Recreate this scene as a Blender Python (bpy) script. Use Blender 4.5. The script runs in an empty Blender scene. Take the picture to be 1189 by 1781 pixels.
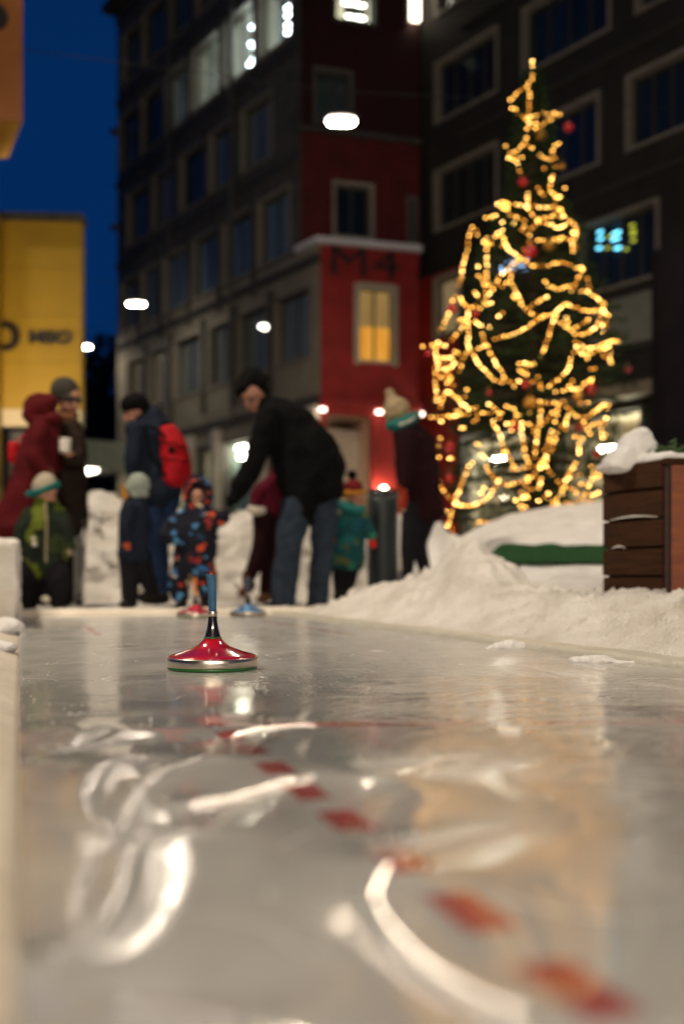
import bpy, bmesh, math, random
import numpy as np
from mathutils import Vector, Matrix, Euler, noise as mnoise
random.seed(7)
PI = math.pi
SC = bpy.context.scene
COL = SC.collection
# ---------------------------------------------------------------- camera
K, CX, HY, H = 1731.0, 594.5, 1009.0, 0.277
cam_d = bpy.data.cameras.new('camera'); cam = bpy.data.objects.new('camera', cam_d); COL.objects.link(cam)
cam.location = (0, 0, H); cam.rotation_euler = (PI/2, 0, 0)
cam_d.sensor_fit = 'VERTICAL'; cam_d.sensor_height = 36; cam_d.lens = 36*K/1781
cam_d.shift_y = (HY-890.5)/1781; cam_d.clip_start = .05; cam_d.clip_end = 800
cam_d.dof.use_dof = True; cam_d.dof.focus_distance = 3.05; cam_d.dof.aperture_fstop = 1.3
cam_d.dof.aperture_blades = 0; cam_d.dof.aperture_ratio = 0.87
SC.camera = cam
# ---------------------------------------------------------------- world and exposure (dusk)
w = bpy.data.worlds.new('World'); SC.world = w; w.use_nodes = True
nt = w.node_tree; bg = nt.nodes['Background']
tc = nt.nodes.new('ShaderNodeTexCoord'); sp = nt.nodes.new('ShaderNodeSeparateXYZ'); rp = nt.nodes.new('ShaderNodeValToRGB')
nt.links.new(tc.outputs['Generated'], sp.inputs[0])
# the last light of dusk stands ahead of the camera: darker overhead and behind
ma = nt.nodes.new('ShaderNodeMath'); ma.operation = 'MULTIPLY_ADD'; ma.inputs[1].default_value = -.35; nt.links.new(sp.outputs['Y'], ma.inputs[0]); mz = nt.nodes.new('ShaderNodeMath'); mz.operation = 'MULTIPLY'; mz.inputs[1].default_value = .6; nt.links.new(sp.outputs['Z'], mz.inputs[0]); nt.links.new(mz.outputs[0], ma.inputs[2])
mb = nt.nodes.new('ShaderNodeMath'); mb.operation = 'ADD'; mb.inputs[1].default_value = .35; nt.links.new(ma.outputs[0], mb.inputs[0]); nt.links.new(mb.outputs[0], rp.inputs[0]); nt.links.new(rp.outputs[0], bg.inputs[0])
rp.color_ramp.elements[0].color = (.0008, .0175, .080, 1); rp.color_ramp.elements[1].color = (.0004, .003, .012, 1)
rp.color_ramp.elements[0].position = .28; rp.color_ramp.elements[1].position = .95
bg.inputs[1].default_value = 1.0
SC.view_settings.view_transform = 'Standard'; SC.view_settings.look = 'None'
SC.view_settings.exposure = .3; SC.view_settings.gamma = 1
SC.render.engine = 'CYCLES'
SC.cycles.use_denoising = True; SC.cycles.max_bounces = 6; SC.cycles.sample_clamp_indirect = 8
SC.cycles.diffuse_bounces = 3; SC.cycles.glossy_bounces = 3; SC.cycles.transparent_max_bounces = 8
SC.cycles.use_adaptive_sampling = False; SC.cycles.adaptive_threshold = .015
LAMP_RAD = 190.0
# ---------------------------------------------------------------- helpers
def W(px, py, Y): return Vector(((px-CX)/K*Y, Y, H-(py-HY)/K*Y))
TH = math.atan((CX-34.5)/K); RV = Vector((math.cos(TH), math.sin(TH), 0)); LV = Vector((-math.sin(TH), math.cos(TH), 0))
def LP(lat, al, z=0): v = RV*lat + LV*al; v.z = z; return v
def tag(o, label=None, cat=None, group=None, kind=None):
    for k, v in (('label', label), ('category', cat), ('group', group), ('kind', kind)):
        if v: o[k] = v
    return o
def empty(name, loc=(0, 0, 0), label=None, cat=None, group=None, rz=0):
    o = bpy.data.objects.new(name, None); COL.objects.link(o); o.location = loc; o.rotation_euler.z = rz
    o.empty_display_size = .1
    return tag(o, label, cat, group)
def link(name, me, mat=None, parent=None, smooth=False):
    o = bpy.data.objects.new(name, me); COL.objects.link(o)
    if mat and not me.materials: me.materials.append(mat)
    if parent: o.parent = parent
    if smooth: me.polygons.foreach_set('use_smooth', [True]*len(me.polygons))
    return o
def obj(name, bm, mat=None, parent=None, smooth=False):
    me = bpy.data.meshes.new(name); bm.to_mesh(me); bm.free(); return link(name, me, mat, parent, smooth)
# ---- materials
def lin(c): return tuple((v/12.92 if v <= .04045 else ((v+.055)/1.055)**2.4) for v in c)
MATS = {}
def mat(name, col, rough=.7, col2=None, scale=8., bump=0., bscale=40., metal=0., emit=None, estr=0., spec=.5, coat=0., detail=4, stretch=None, alpha=1., sheen=0.):
    sheen = 0.
    if name in MATS: return MATS[name]
    m = bpy.data.materials.new(name); MATS[name] = m; m.use_nodes = True
    n = m.node_tree.nodes; l = m.node_tree.links; b = n['Principled BSDF']
    b.inputs['Base Color'].default_value = (*col, 1); b.inputs['Roughness'].default_value = rough
    b.inputs['Metallic'].default_value = metal; b.inputs['Specular IOR Level'].default_value = spec
    b.inputs['Coat Weight'].default_value = coat; b.inputs['Coat Roughness'].default_value = .05
    b.inputs['Alpha'].default_value = alpha; b.inputs['Sheen Weight'].default_value = sheen
    if emit: b.inputs['Emission Color'].default_value = (*emit, 1); b.inputs['Emission Strength'].default_value = estr
    if col2 or bump:
        t = n.new('ShaderNodeTexCoord'); mp = n.new('ShaderNodeMapping'); l.new(t.outputs['Object'], mp.inputs[0])
        if stretch: mp.inputs['Scale'].default_value = stretch
    if col2:
        nz = n.new('ShaderNodeTexNoise'); nz.inputs['Scale'].default_value = scale; nz.inputs['Detail'].default_value = detail
        l.new(mp.outputs[0], nz.inputs['Vector'])
        mx = n.new('ShaderNodeValToRGB'); mx.color_ramp.elements[0].position = .35; mx.color_ramp.elements[1].position = .68
        mx.color_ramp.elements[0].color = (*col, 1); mx.color_ramp.elements[1].color = (*col2, 1)
        l.new(nz.outputs['Fac'], mx.inputs[0]); l.new(mx.outputs[0], b.inputs['Base Color'])
    if bump:
        n2 = n.new('ShaderNodeTexNoise'); n2.inputs['Scale'].default_value = bscale; n2.inputs['Detail'].default_value = 5
        l.new(mp.outputs[0], n2.inputs['Vector'])
        bp = n.new('ShaderNodeBump'); bp.inputs['Strength'].default_value = bump; bp.inputs['Distance'].default_value = .02
        l.new(n2.outputs['Fac'], bp.inputs['Height']); l.new(bp.outputs[0], b.inputs['Normal'])
    return m
def emis(name, col, s):
    if name in MATS: return MATS[name]
    m = bpy.data.materials.new(name); MATS[name] = m; m.use_nodes = True; n = m.node_tree.nodes; n.clear()
    e = n.new('ShaderNodeEmission'); o = n.new('ShaderNodeOutputMaterial'); e.inputs[0].default_value = (*col, 1); e.inputs[1].default_value = s
    m.node_tree.links.new(e.outputs[0], o.inputs[0]); return m
# ---- mesh primitives added to a bmesh
def box(bm, a, b, M=None, bev=0):
    a = Vector(a); b = Vector(b); c = (a+b)/2; s = b-a
    r = bmesh.ops.create_cube(bm, size=1, matrix=Matrix.Translation(c) @ Matrix.Diagonal((abs(s.x), abs(s.y), abs(s.z), 1)))
    vs = r['verts']
    if bev:
        es = list({e for v in vs for e in v.link_edges}); rr = bmesh.ops.bevel(bm, geom=es, offset=bev, segments=2, affect='EDGES')
        vs = list({v for f in rr['faces'] for v in f.verts} | {v for v in vs if v.is_valid})
    if M is not None: bmesh.ops.transform(bm, matrix=M, verts=vs)
    return vs
def lathe(bm, prof, c=(0, 0, 0), seg=48, M=None):
    c = Vector(c); rings = []
    for r, z in prof:
        rings.append([bm.verts.new(c+Vector((r*math.cos(2*PI*i/seg), r*math.sin(2*PI*i/seg), z))) for i in range(seg)])
    for a, b in zip(rings, rings[1:]):
        for i in range(seg): bm.faces.new((a[i], a[(i+1) % seg], b[(i+1) % seg], b[i]))
    bm.faces.new(list(reversed(rings[0]))); bm.faces.new(rings[-1])
    if M is not None: bmesh.ops.transform(bm, matrix=M, verts=[v for r in rings for v in r])
def tube(bm, pts, rad, seg=8, cap=True):
    """rad: float / (a,b) per point; a across the picture plane, b in depth (Y)"""
    pts = [Vector(p) for p in pts]; n = len(pts)
    rads = rad if isinstance(rad, list) else [rad]*n
    rings = []; prev = None
    for i, p in enumerate(pts):
        t = (pts[min(i+1, n-1)]-pts[max(i-1, 0)])
        if t.length < 1e-9: t = Vector((0, 0, 1))
        t.normalize(); ref = Vector((0, 1, 0))
        if abs(t.dot(ref)) > .92: ref = Vector((1, 0, 0)) if prev is None else prev
        u = t.cross(ref); u.normalize(); v = u.cross(t); v.normalize(); prev = v
        r = rads[i]; a, b = (r, r) if not isinstance(r, tuple) else r
        rings.append((p, t, u, v, a, b))
    R = []
    def ring(p, u, v, a, b): return [bm.verts.new(p+u*a*math.cos(2*PI*k/seg)+v*b*math.sin(2*PI*k/seg)) for k in range(seg)]
    if cap and seg > 6:
        p, t, u, v, a, b = rings[0]; m = min(a, b)
        for q in (.35, .8): c = math.sqrt(max(0, 1-(1-q)**2)); R.append(ring(p-t*m*(1-q), u, v, a*c, b*c))
    for p, t, u, v, a, b in rings: R.append(ring(p, u, v, a, b))
    if cap and seg > 6:
        p, t, u, v, a, b = rings[-1]; m = min(a, b)
        for q in (.8, .35): c = math.sqrt(max(0, 1-(1-q)**2)); R.append(ring(p+t*m*(1-q), u, v, a*c, b*c))
    for A, B in zip(R, R[1:]):
        for k in range(seg): bm.faces.new((A[k], A[(k+1) % seg], B[(k+1) % seg], B[k]))
    bm.faces.new(list(reversed(R[0]))); bm.faces.new(R[-1])
def resample(pts, step):
    pts = [Vector(p) for p in pts]; out = [pts[0].copy()]; acc = 0
    for a, b in zip(pts, pts[1:]):
        d = (b-a).length
        if d == 0: continue
        t = step-acc
        while t <= d: out.append(a+(b-a)*(t/d)); t += step
        acc = (acc+d) % step
    return out
def crom(pts, n=6):
    pts = [Vector(p) for p in pts]
    if len(pts) < 3: return pts
    q = [pts[0]*2-pts[1]]+pts+[pts[-1]*2-pts[-2]]; out = []
    for i in range(1, len(q)-2):
        for k in range(n):
            t = k/n; a, b, c, d = q[i-1:i+3]
            out.append(.5*((2*b)+(c-a)*t+(2*a-5*b+4*c-d)*t*t+(3*b-a-3*c+d)*t**3))
    out.append(pts[-1]); return out
def ell(bm, c, r, rot=(0, 0, 0), sub=3):
    M = Matrix.Translation(Vector(c)) @ Euler(rot).to_matrix().to_4x4() @ Matrix.Diagonal((*r, 1))
    bmesh.ops.create_icosphere(bm, subdivisions=sub, radius=1, matrix=M)
def soften(o, vox=.014, sm=6, disp=0, dscale=6, seed=0):
    """voxel-remesh the overlapping volumes of o into one continuous surface"""
    m = o.modifiers.new('r', 'REMESH'); m.mode = 'VOXEL'; m.voxel_size = vox; m.use_smooth_shade = True
    s = o.modifiers.new('s', 'SMOOTH'); s.iterations = sm; s.factor = .5
    dg = bpy.context.evaluated_depsgraph_get(); me = bpy.data.meshes.new_from_object(o.evaluated_get(dg))
    mats = list(o.data.materials); o.modifiers.clear(); o.data = me
    if not me.materials:
        for x in mats: me.materials.append(x)
    if disp:
        nn = np.empty(len(me.vertices)*3); me.vertices.foreach_get('co', nn); nn = nn.reshape(-1, 3)
        for i, v in enumerate(me.vertices):
            f = mnoise.fractal(v.co*dscale+Vector((seed, 3.1*seed, 0)), 1., 2., 4)
            v.co += v.normal*f*disp
    me.polygons.foreach_set('use_smooth', [True]*len(me.polygons)); me.update()
    return o
# ================================================================ street lamps (some in view, others unseen or added)
LAMPHEAD = mat('lamp_metal', (.05, .05, .055), .5, metal=.6)
LAMPGLOW = emis('lamp_glow', (1, .82, .60), LAMP_RAD)
CABLE = mat('cable_black', (.02, .02, .02), .6)
def street_lamp(loc, label, size=.46, ang=0.0, glow=None):
    t = empty('street_lamp', loc, label, 'street lamp', 'suspended street lamps', ang)
    bm = bmesh.new(); s = size/2
    tube(bm, [(-s*1.05, 0, .07), (-s*.6, 0, .10), (s*.6, 0, .10), (s*1.05, 0, .07)], [(.04, .11), (.075, .16), (.075, .16), (.04, .11)], 16)
    obj('housing', bm, LAMPHEAD, t, True)
    bm = bmesh.new()
    n = 24; vs = [bm.verts.new((s*math.copysign(abs(math.cos(a))**.55, math.cos(a)), .13*math.copysign(abs(math.sin(a))**.7, math.sin(a)), .015)) for a in [2*PI*i/n for i in range(n)]]
    vb = [bm.verts.new((v.co.x*.93, v.co.y*.9, -.012)) for v in vs]
    bm.faces.new(list(reversed(vb)))
    for i in range(n): bm.faces.new((vs[i], vs[(i+1) % n], vb[(i+1) % n], vb[i]))
    obj('diffuser', bm, glow or LAMPGLOW, t)
    bm = bmesh.new(); tube(bm, [(0, 0, .1), (0, 0, .55)], .015, 6); box(bm, (-.06, -.03, .5), (.06, .03, .58)); obj('hanger', bm, LAMPHEAD, t)
    return t
FARL = .5
LAMPS = [((-.015, 16.8, 8.0), 'glowing white street lamp hanging before the red stepped tower, nearest and highest of the three'),
         ((-5.76, 27.9, 8.0), 'glowing white street lamp hanging against the far left end of the grey facade'),
         ((-8.51, 33.0, 8.0), 'smallest glowing street lamp, beside the right edge of the yellow wall')]
for p, lb in LAMPS: street_lamp(p, lb, .47 if p[1] < 30 else .36, .0, glow=None if p[1] < 20 else emis('lamp_glow_far', (1, .86, .68), LAMP_RAD*FARL))
# unseen lamps: right one continues the row, left one added to light the people
street_lamp((4.6, 7.4, 8.0), 'street lamp hanging high over the rink right of the picture', .8, glow=emis('lamp_glow_near', (1, .84, .65), 400.))
street_lamp((-4.3, 6.3, 7.6), 'added unseen lamp high over the rink at left, lighting people and snow wall', .8, glow=emis('fill_glow_left', (1, .84, .65), 900.))
for x_, lb, st_ in ((.02, 'added unseen hooded lantern straight behind the camera, front fill light', 1500.), (3.4, 'added unseen hooded lantern behind the camera at right, weaker fill light', 700.)):  # lanterns added behind the camera as front fill for people and snow wall
    t = empty('fill_lantern', (x_, -6.5, 0), lb, 'street lamp', 'added fill lanterns behind the camera')
    bm = bmesh.new(); lathe(bm, [(.09, 0), (.09, .3), (.05, .35), (.035, 3.35), (.035, 3.4)], seg=20); obj('post', bm, LAMPHEAD, t, True)
    bm = bmesh.new(); lathe(bm, [(.52, 3.68), (.53, 3.70), (.30, 3.80), (.08, 3.86), (.03, 3.9)], seg=32); obj('hood', bm, LAMPHEAD, t, True)
    bm = bmesh.new(); lathe(bm, [(.15, 3.401), (.17, 3.43), (.17, 3.65), (.15, 3.675)], seg=24); obj('lamp_glass', bm, emis('fill_white_%d' % st_, (1, .84, .66), st_), t, True)
# ================================================================ facades
FARK = 1
BRICK_G = mat('render_grey', (.075, .07, .055), .85, (.12, .11, .085), 2.2, .3, 30)
BRICK_D = mat('render_dark_brown', (.014, .013, .011), .85, (.024, .021, .017), 2, .3, 30)
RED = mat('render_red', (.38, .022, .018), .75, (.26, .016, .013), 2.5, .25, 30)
RED_UNLIT = mat('render_red_unlit', (.11, .008, .007), .8, (.07, .006, .005), 2.0, .25, 30)  # same red darkened: lack of lamplight on the upper tier put into the colour
FRAME = mat('window_surround', (.34, .31, .25), .7, (.28, .26, .21), 6)
FRAMED = mat('window_surround_dark', (.13, .12, .105), .7, (.10, .095, .085), 6)
FRAMEM = mat('window_surround_mid', (.27, .245, .19), .7, (.21, .19, .15), 6)
SASH = mat('sash_dark', (.05, .045, .04), .5)
PANE = mat('glass_pane', (.02, .03, .05), .06, alpha=.12, spec=.6)
CUR = [mat('curtain_blue', (.22, .33, .48), .9, (.5, .5, .46), 4, stretch=(5, 5, .15)),
       mat('curtain_beige', (.62, .52, .36), .9, (.28, .30, .32), 4, stretch=(5, 5, .15)),
       mat('curtain_dark', (.015, .017, .022), .9, (.04, .045, .055), 4, stretch=(5, 5, .15)),
       mat('curtain_green', (.20, .26, .22), .9, (.07, .10, .11), 4, stretch=(5, 5, .15))]
CUR_W = mat('curtain_warm_lit', (.5, .4, .25), .9, emit=(1, .62, .3), estr=.22)
WHITEWALL = mat('plaster_cream', (.75, .7, .58), .8, (.66, .6, .48), 3)
BAND = mat('concrete_band', (.075, .07, .06), .8, (.05, .047, .04), 5)
SNOWCAP = mat('snow_cap', (.75, .75, .78), .8, (.68, .68, .7), 6, .4, 20)
TUBE = emis('tube_light', (.9, .97, 1), 26.)
TUBE_D = emis('tube_light_dim', (.85, .93, 1), 16.)
TUBE_W = emis('shop_light', (1, .85, .62), 60.)
def glass_sheet():
    m = bpy.data.materials.new('window_glass'); m.use_nodes = True; n, l = m.node_tree.nodes, m.node_tree.links; n.clear()
    g = n.new('ShaderNodeBsdfGlossy'); g.inputs['Roughness'].default_value = .04; g.inputs['Color'].default_value = (.8, .85, .9, 1); t = n.new('ShaderNodeBsdfTransparent'); t.inputs[0].default_value = (.8, .85, .86, 1)
    f = n.new('ShaderNodeLayerWeight'); f.inputs[0].default_value = .5; pw = n.new('ShaderNodeMath'); pw.operation = 'POWER'; pw.inputs[1].default_value = 3.; l.new(f.outputs['Facing'], pw.inputs[0]); ma = n.new('ShaderNodeMath'); ma.operation = 'MULTIPLY_ADD'; ma.use_clamp = True; ma.inputs[1].default_value = .5; ma.inputs[2].default_value = .03
    mx = n.new('ShaderNodeMixShader'); o = n.new('ShaderNodeOutputMaterial'); l.new(pw.outputs[0], ma.inputs[0]); l.new(ma.outputs[0], mx.inputs[0]); l.new(t.outputs[0], mx.inputs[1]); l.new(g.outputs[0], mx.inputs[2]); l.new(mx.outputs[0], o.inputs[0]); return m
PANE = glass_sheet()
class Plane:
    def __init__(s, O, D):
        s.O = Vector((*O, 0)); s.D = Vector((*D, 0)).normalized(); s.N = Vector((s.D.y, -s.D.x, 0))
        if s.N.dot(-s.O) < 0: s.N = -s.N
        s.M = Matrix(((s.D.x, s.N.x, 0, s.O.x), (s.D.y, s.N.y, 0, s.O.y), (0, 0, 1, 0), (0, 0, 0, 1)))
    def s_at(s, px):
        k = (px-CX)/K; return (s.O.x-k*s.O.y)/(k*s.D.y-s.D.x)
    def z_at(s, px, py):
        Y = s.O.y+s.D.y*s.s_at(px); return H+(HY-py)/K*Y
def pbox(bm, P, s0, s1, n0, n1, z0, z1): return box(bm, (s0, n0, z0), (s1, n1, z1), P.M)
def wall(P, parent, s0, s1, z0, z1, holes, m, name='wall', n=0, depth=.25):
    bm = bmesh.new(); S = sorted({s0, s1}|{h[0] for h in holes}|{h[1] for h in holes}); Z = sorted({z0, z1}|{h[2] for h in holes}|{h[3] for h in holes})
    S = [x for x in S if s0 <= x <= s1]; Z = [x for x in Z if z0 <= x <= z1]
    def inside(s, z): return any(h[0] < s < h[1] and h[2] < z < h[3] for h in holes)
    for a, b in zip(S, S[1:]):
        for c, d in zip(Z, Z[1:]):
            if inside((a+b)/2, (c+d)/2): continue
            bm.faces.new([bm.verts.new(P.M @ Vector(q)) for q in ((a, n, c), (b, n, c), (b, n, d), (a, n, d))])
    for a, b, c, d in holes:
        q = [(a, c), (b, c), (b, d), (a, d)]
        for i in range(4):
            u, v = q[i], q[(i+1) % 4]
            bm.faces.new([bm.verts.new(P.M @ Vector(x)) for x in ((u[0], n, u[1]), (v[0], n, v[1]), (v[0], n-depth, v[1]), (u[0], n-depth, u[1]))])
    bmesh.ops.remove_doubles(bm, verts=bm.verts, dist=1e-5)
    return obj(name, bm, m, parent)
def window(P, parent, s0, s1, z0, z1, cur, frame=FRAME, bars=1, n=0, label=None, transom=False):
    bm = bmesh.new(); f = .085
    for q in ((s0, s0+f, z0, z1), (s1-f, s1, z0, z1)): pbox(bm, P, q[0], q[1], n-.24, n+.025, q[2], q[3])
    pbox(bm, P, s0+f, s1-f, n-.24, n+.025, z1-f, z1); pbox(bm, P, s0+f, s1-f, n-.24, n+.06, z0, z0+.06)
    w_ = obj('window', bm, frame, parent)
    if label: w_['label'] = label
    bm = bmesh.new(); e = .05
    a, b, c, d = s0+f, s1-f, z0+.06, z1-f
    pbox(bm, P, a, a+e, n-.22, n-.16, c, d); pbox(bm, P, b-e, b, n-.22, n-.16, c, d)
    pbox(bm, P, a+e, b-e, n-.22, n-.16, d-e, d); pbox(bm, P, a+e, b-e, n-.22, n-.16, c, c+e)
    for i in range(bars):
        x = a+(b-a)*(i+1)/(bars+1); pbox(bm, P, x-.03, x+.03, n-.215, n-.165, c+e, d-e)
    if transom: pbox(bm, P, a+e, b-e, n-.213, n-.167, c+(d-c)*.68, c+(d-c)*.68+.05)
    obj('sash', bm, SASH, w_)
    bm = bmesh.new(); pbox(bm, P, a+.01, b-.01, n-.196, n-.186, c+.01, d-.01); obj('pane', bm, PANE, w_)
    if cur is not None:
        bm = bmesh.new(); m = 28
        vs = [[bm.verts.new(P.M @ Vector((a+(b-a)*i/m, n-.255+.02*math.sin(i*1.9)+.010*math.sin(i*.7), z))) for i in range(m+1)] for z in (c, d)]
        for i in range(m): bm.faces.new((vs[0][i], vs[0][i+1], vs[1][i+1], vs[1][i]))
        obj('curtain', bm, cur, w_)
    return w_
def niche(P, parent, s0, s1, z0, z1, d0, d1, m, name='room'):
    bm = bmesh.new(); q = [(s0, z0), (s1, z0), (s1, z1), (s0, z1)]
    for i in range(4):
        u, v = q[i], q[(i+1) % 4]
        bm.faces.new([bm.verts.new(P.M @ Vector(x)) for x in ((u[0], -d0, u[1]), (v[0], -d0, v[1]), (v[0], -d1, v[1]), (u[0], -d1, u[1]))])
    bm.faces.new([bm.verts.new(P.M @ Vector((a, -d1, b))) for a, b in q]); return obj(name, bm, m, parent)
# ---- grey apartment block running away to the left
PG = Plane((-.52, 24.0), (-.736, 1.0)); SE = PG.s_at(204)
grey = empty('apartment_building', PG.M @ Vector((SE/2, 0, 0)), 'long dark grey apartment block with rows of windows behind the skaters', 'building')
def add(o): return o
rows = {1: (5.8, 7.45, [(222, 252), (258, 295), (303, 349), (362, 406), (413, 467), (478, 540)]),
        2: (8.55, 10.2, [(211, 240), (246, 278), (284, 324), (335, 379), (387, 438), (448, 504)]),
        3: (11.3, 12.95, [(222, 256), (266, 306), (313, 355), (364, 409), (419, 472)]),
        4: (14.0, 15.75, [(208, 240), (246, 282), (288, 330), (333, 384), (388, 442), (450, 506)]),
        5: (16.75, 18.4, [(214, 243), (248, 287), (294, 335), (341, 390), (397, 450), (457, 510)])}
holesA, holesB, wins = [], [], []
GI = Matrix.Translation(-grey.location)
for r, (z0, z1, xs) in rows.items():
    for i, (xa, xb) in enumerate(xs):
        a, b = PG.s_at(xb+2), PG.s_at(xa-2)
        a = max(a, .12 if r < 2 else .95)
        z0_, z1_ = z0-.08, z1+.1; (holesA if r == 1 else holesB).append((a, b, z0_, z1_)); wins.append((r, i, a, b, z0_, z1_))
def reloc(o, root):
    o.data.transform(Matrix.Translation(-root.location)) if o.parent == root or True else None
ground_holes = [(PG.s_at(xb), PG.s_at(xa), .3, 4.15) for xa, xb in ((228, 262), (275, 330), (342, 375), (388, 452), (466, 540))]
ZA = 8.38
wall(PG, grey, 0, SE, 0, ZA, holesA+ground_holes, mat('render_grey_lit', (.25, .225, .16), .85, (.31, .28, .21), 2.2, .3, 30))  # lighter copy of the grey wall above: street light put into its colour
wall(PG, grey, .82, SE, ZA, 19.4, holesB, BRICK_G)
for z in (4.55, 7.95+.0, 10.72, 13.45, 16.2, 18.95):
    bm = bmesh.new(); pbox(bm, PG, (.0 if z < 8.3 else .82), SE, 0.003, .07, z, z+.22); obj('cornice', bm, BAND, grey)
bm = bmesh.new(); pbox(bm, PG, .82, SE+.25, -.4, .45, 19.38, 19.62); obj('eaves', bm, BAND, grey)
for r, (z0, z1, xs) in rows.items():
    for (xa, xb), (xc, xd) in zip(xs, xs[1:]):
        sm = (PG.s_at(xb)+PG.s_at(xc))/2
        if abs(sm) > .3: bm = bmesh.new(); pbox(bm, PG, sm-.07, sm+.07, .004, .09, z0-.72, z1+.3); obj('pilaster', bm, BAND, grey)
for xx in (268, 336, 381, 459, 549):
    s = PG.s_at(xx); bm = bmesh.new(); pbox(bm, PG, s-.16, s+.16, .005, .16, .0, 4.5); obj('shop_column', bm, WHITEWALL, grey)
bm = bmesh.new(); pbox(bm, PG, .9, SE, -5, -1.9, 0, 19.3); pbox(bm, PG, SE-.02, SE, -1.9, -.005, 0, 19.38); obj('core', bm, BRICK_D, grey)
for px_ in (410, 300):
    s_ = PG.s_at(px_); bm = bmesh.new(); tube(bm, [PG.M @ Vector((s_, .14, 4.6)), PG.M @ Vector((s_, .14, 12)), PG.M @ Vector((s_, .14, 19.3))], .05, 8); obj('drainpipe', bm, FRAMED, grey, True)
for z in (12.0, 15.2): bm = bmesh.new(); pbox(bm, PG, SE-.3, SE-.1, .08, .3, z, z+.17); obj('bracket', bm, FRAMED, grey)
for r, i, a, b, z0, z1 in wins:
    lit = (r == 4 and i in (2, 3, 4, 5))
    if lit:
        wd = window(PG, grey, a, b, z0, z1, None, FRAME, 1, label='lit window showing white ceiling lights')
        rm = niche(PG, wd, a+.09, b-.09, z0+.07, z1-.09, .23, 1.7, WHITEWALL)
        bm = bmesh.new(); rng = random.Random(i)
        w_ = b-a
        for (u, v, dd) in () and {2: [(.55, .1, 1.3)], 3: [(.3, .12, .6), (.3, .3, 1.2), (.42, .5, 1.5)], 4: [(.3, .1, .5), (.35, .3, .9), (.3, .5, 1.3), (.45, .66, 1.5)], 5: [(.3, .08, .4), (.35, .22, .7), (.3, .36, 1.0), (.35, .52, 1.3), (.3, .66, 1.5)]}[i]:
            s = a+w_*u; z = z1-.1-(z1-z0-.2)*v
            box(bm, (s-.16, -dd-.02, z-.03), (s+.16, -dd+.02, z+.03), PG.M)
        for px, py, L in {2: [(318, 168, .5)], 3: [(375, 97, .8), (368, 121, 1.1), (373, 88, .6)], 4: [(425, 36, 1.2), (428, 46, 1.1), (424, 66, 1.2), (426, 73, 1.0), (426, 92, 1.1), (418, 104, .6)], 5: [(487, 2, 1.2), (487, 15, 1.2), (486, 34, 1.1), (483, 48, .6)]}[i]:
            s = PG.s_at(px); z = PG.z_at(px, py); pbox(bm, PG, s-.16*L, s+.16*L, -.34, -.30, z-.035, z+.035)
        obj('tube_light', bm, TUBE if i > 2 else TUBE_D, wd)
    elif r == 1 and i in (0, 1):
        window(PG, grey, a, b, z0, z1, mat('curtain_faint_lit', (.5, .42, .28), .9, (.3, .27, .2), 4, emit=(1, .66, .36), estr=.07, stretch=(5, 5, .15)), FRAME, 1)
    elif r == 1 and i in (2, 3):
        window(PG, grey, a, b, z0, z1, CUR[1], FRAME, 1)
    else:
        c = CUR[(i*2+r) % 2] if r < 3 else (CUR[3] if (r == 5 or i < 1) else CUR[(i+r) % 3])
        window(PG, grey, a, b, z0, z1, c, FRAMEM, 1)  # darker surrounds, mostly on upper rows: weaker light put into the colour
for j, (a, b, z0, z1) in enumerate(ground_holes):
    wd = window(PG, grey, a, b, z0, z1, CUR[3] if j == 0 else None, FRAMED, 1, transom=True, label='tall shop window softly lit from inside' if j != 3 else 'shop window with two bright ceiling lights')
    if j in (1, 2, 4):
        niche(PG, wd, a+.09, b-.09, z0+.07, z1-.09, .23, 2.0, WHITEWALL)
        bm = bmesh.new(); pbox(bm, PG, a+.3, b-.3, -1.4, -1.3, z1-.2, z1-.14); obj('ceiling_light', bm, emis('shop_light_soft', (1, .86, .62), 34.), wd)
    if j == 3:
        niche(PG, wd, a+.09, b-.09, z0+.07, z1-.09, .23, 2.2, CUR[3])
        bm = bmesh.new(); s_a, s_b = PG.s_at(424), PG.s_at(391)
        pbox(bm, PG, s_a, s_b-.05, -.42, -.36, 3.93, 4.02); pbox(bm, PG, s_a+.1, s_b-.15, -.42, -.36, 3.66, 3.76)
        obj('ceiling_light', bm, TUBE_W, wd)
# small glowing lamps seen in two first floor windows
for px, py, rr in ((343, 642, .085), (390, 631, .055)):
    P_ = PG; s = P_.s_at(px); z = P_.z_at(px, py); bm = bmesh.new()
    c = P_.M @ Vector((s, -.28, z)); bmesh.ops.create_icosphere(bm, subdivisions=2, radius=rr, matrix=Matrix.Translation(c)); obj('lamp_globe', bm, emis('globe_warm', (1, .7, .35), 6.), grey, True)
# canopy over the shop at its far end
bm = bmesh.new(); sA, sB = PG.s_at(232), PG.s_at(208); pbox(bm, PG, sA, sB+1.1, .01, 1.6, 3.85, 4.75)
aw = obj('shop_canopy', bm, mat('canopy_pale', (.42, .46, .36), .7, (.36, .4, .32), 4), grey)
bm = bmesh.new(); pbox(bm, PG, sA+.05, sB+.35, 1.2, 1.62, 3.74, 3.845); obj('light_strip', bm, emis('strip_warm', (1, .86, .7), 9.), aw)
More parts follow.
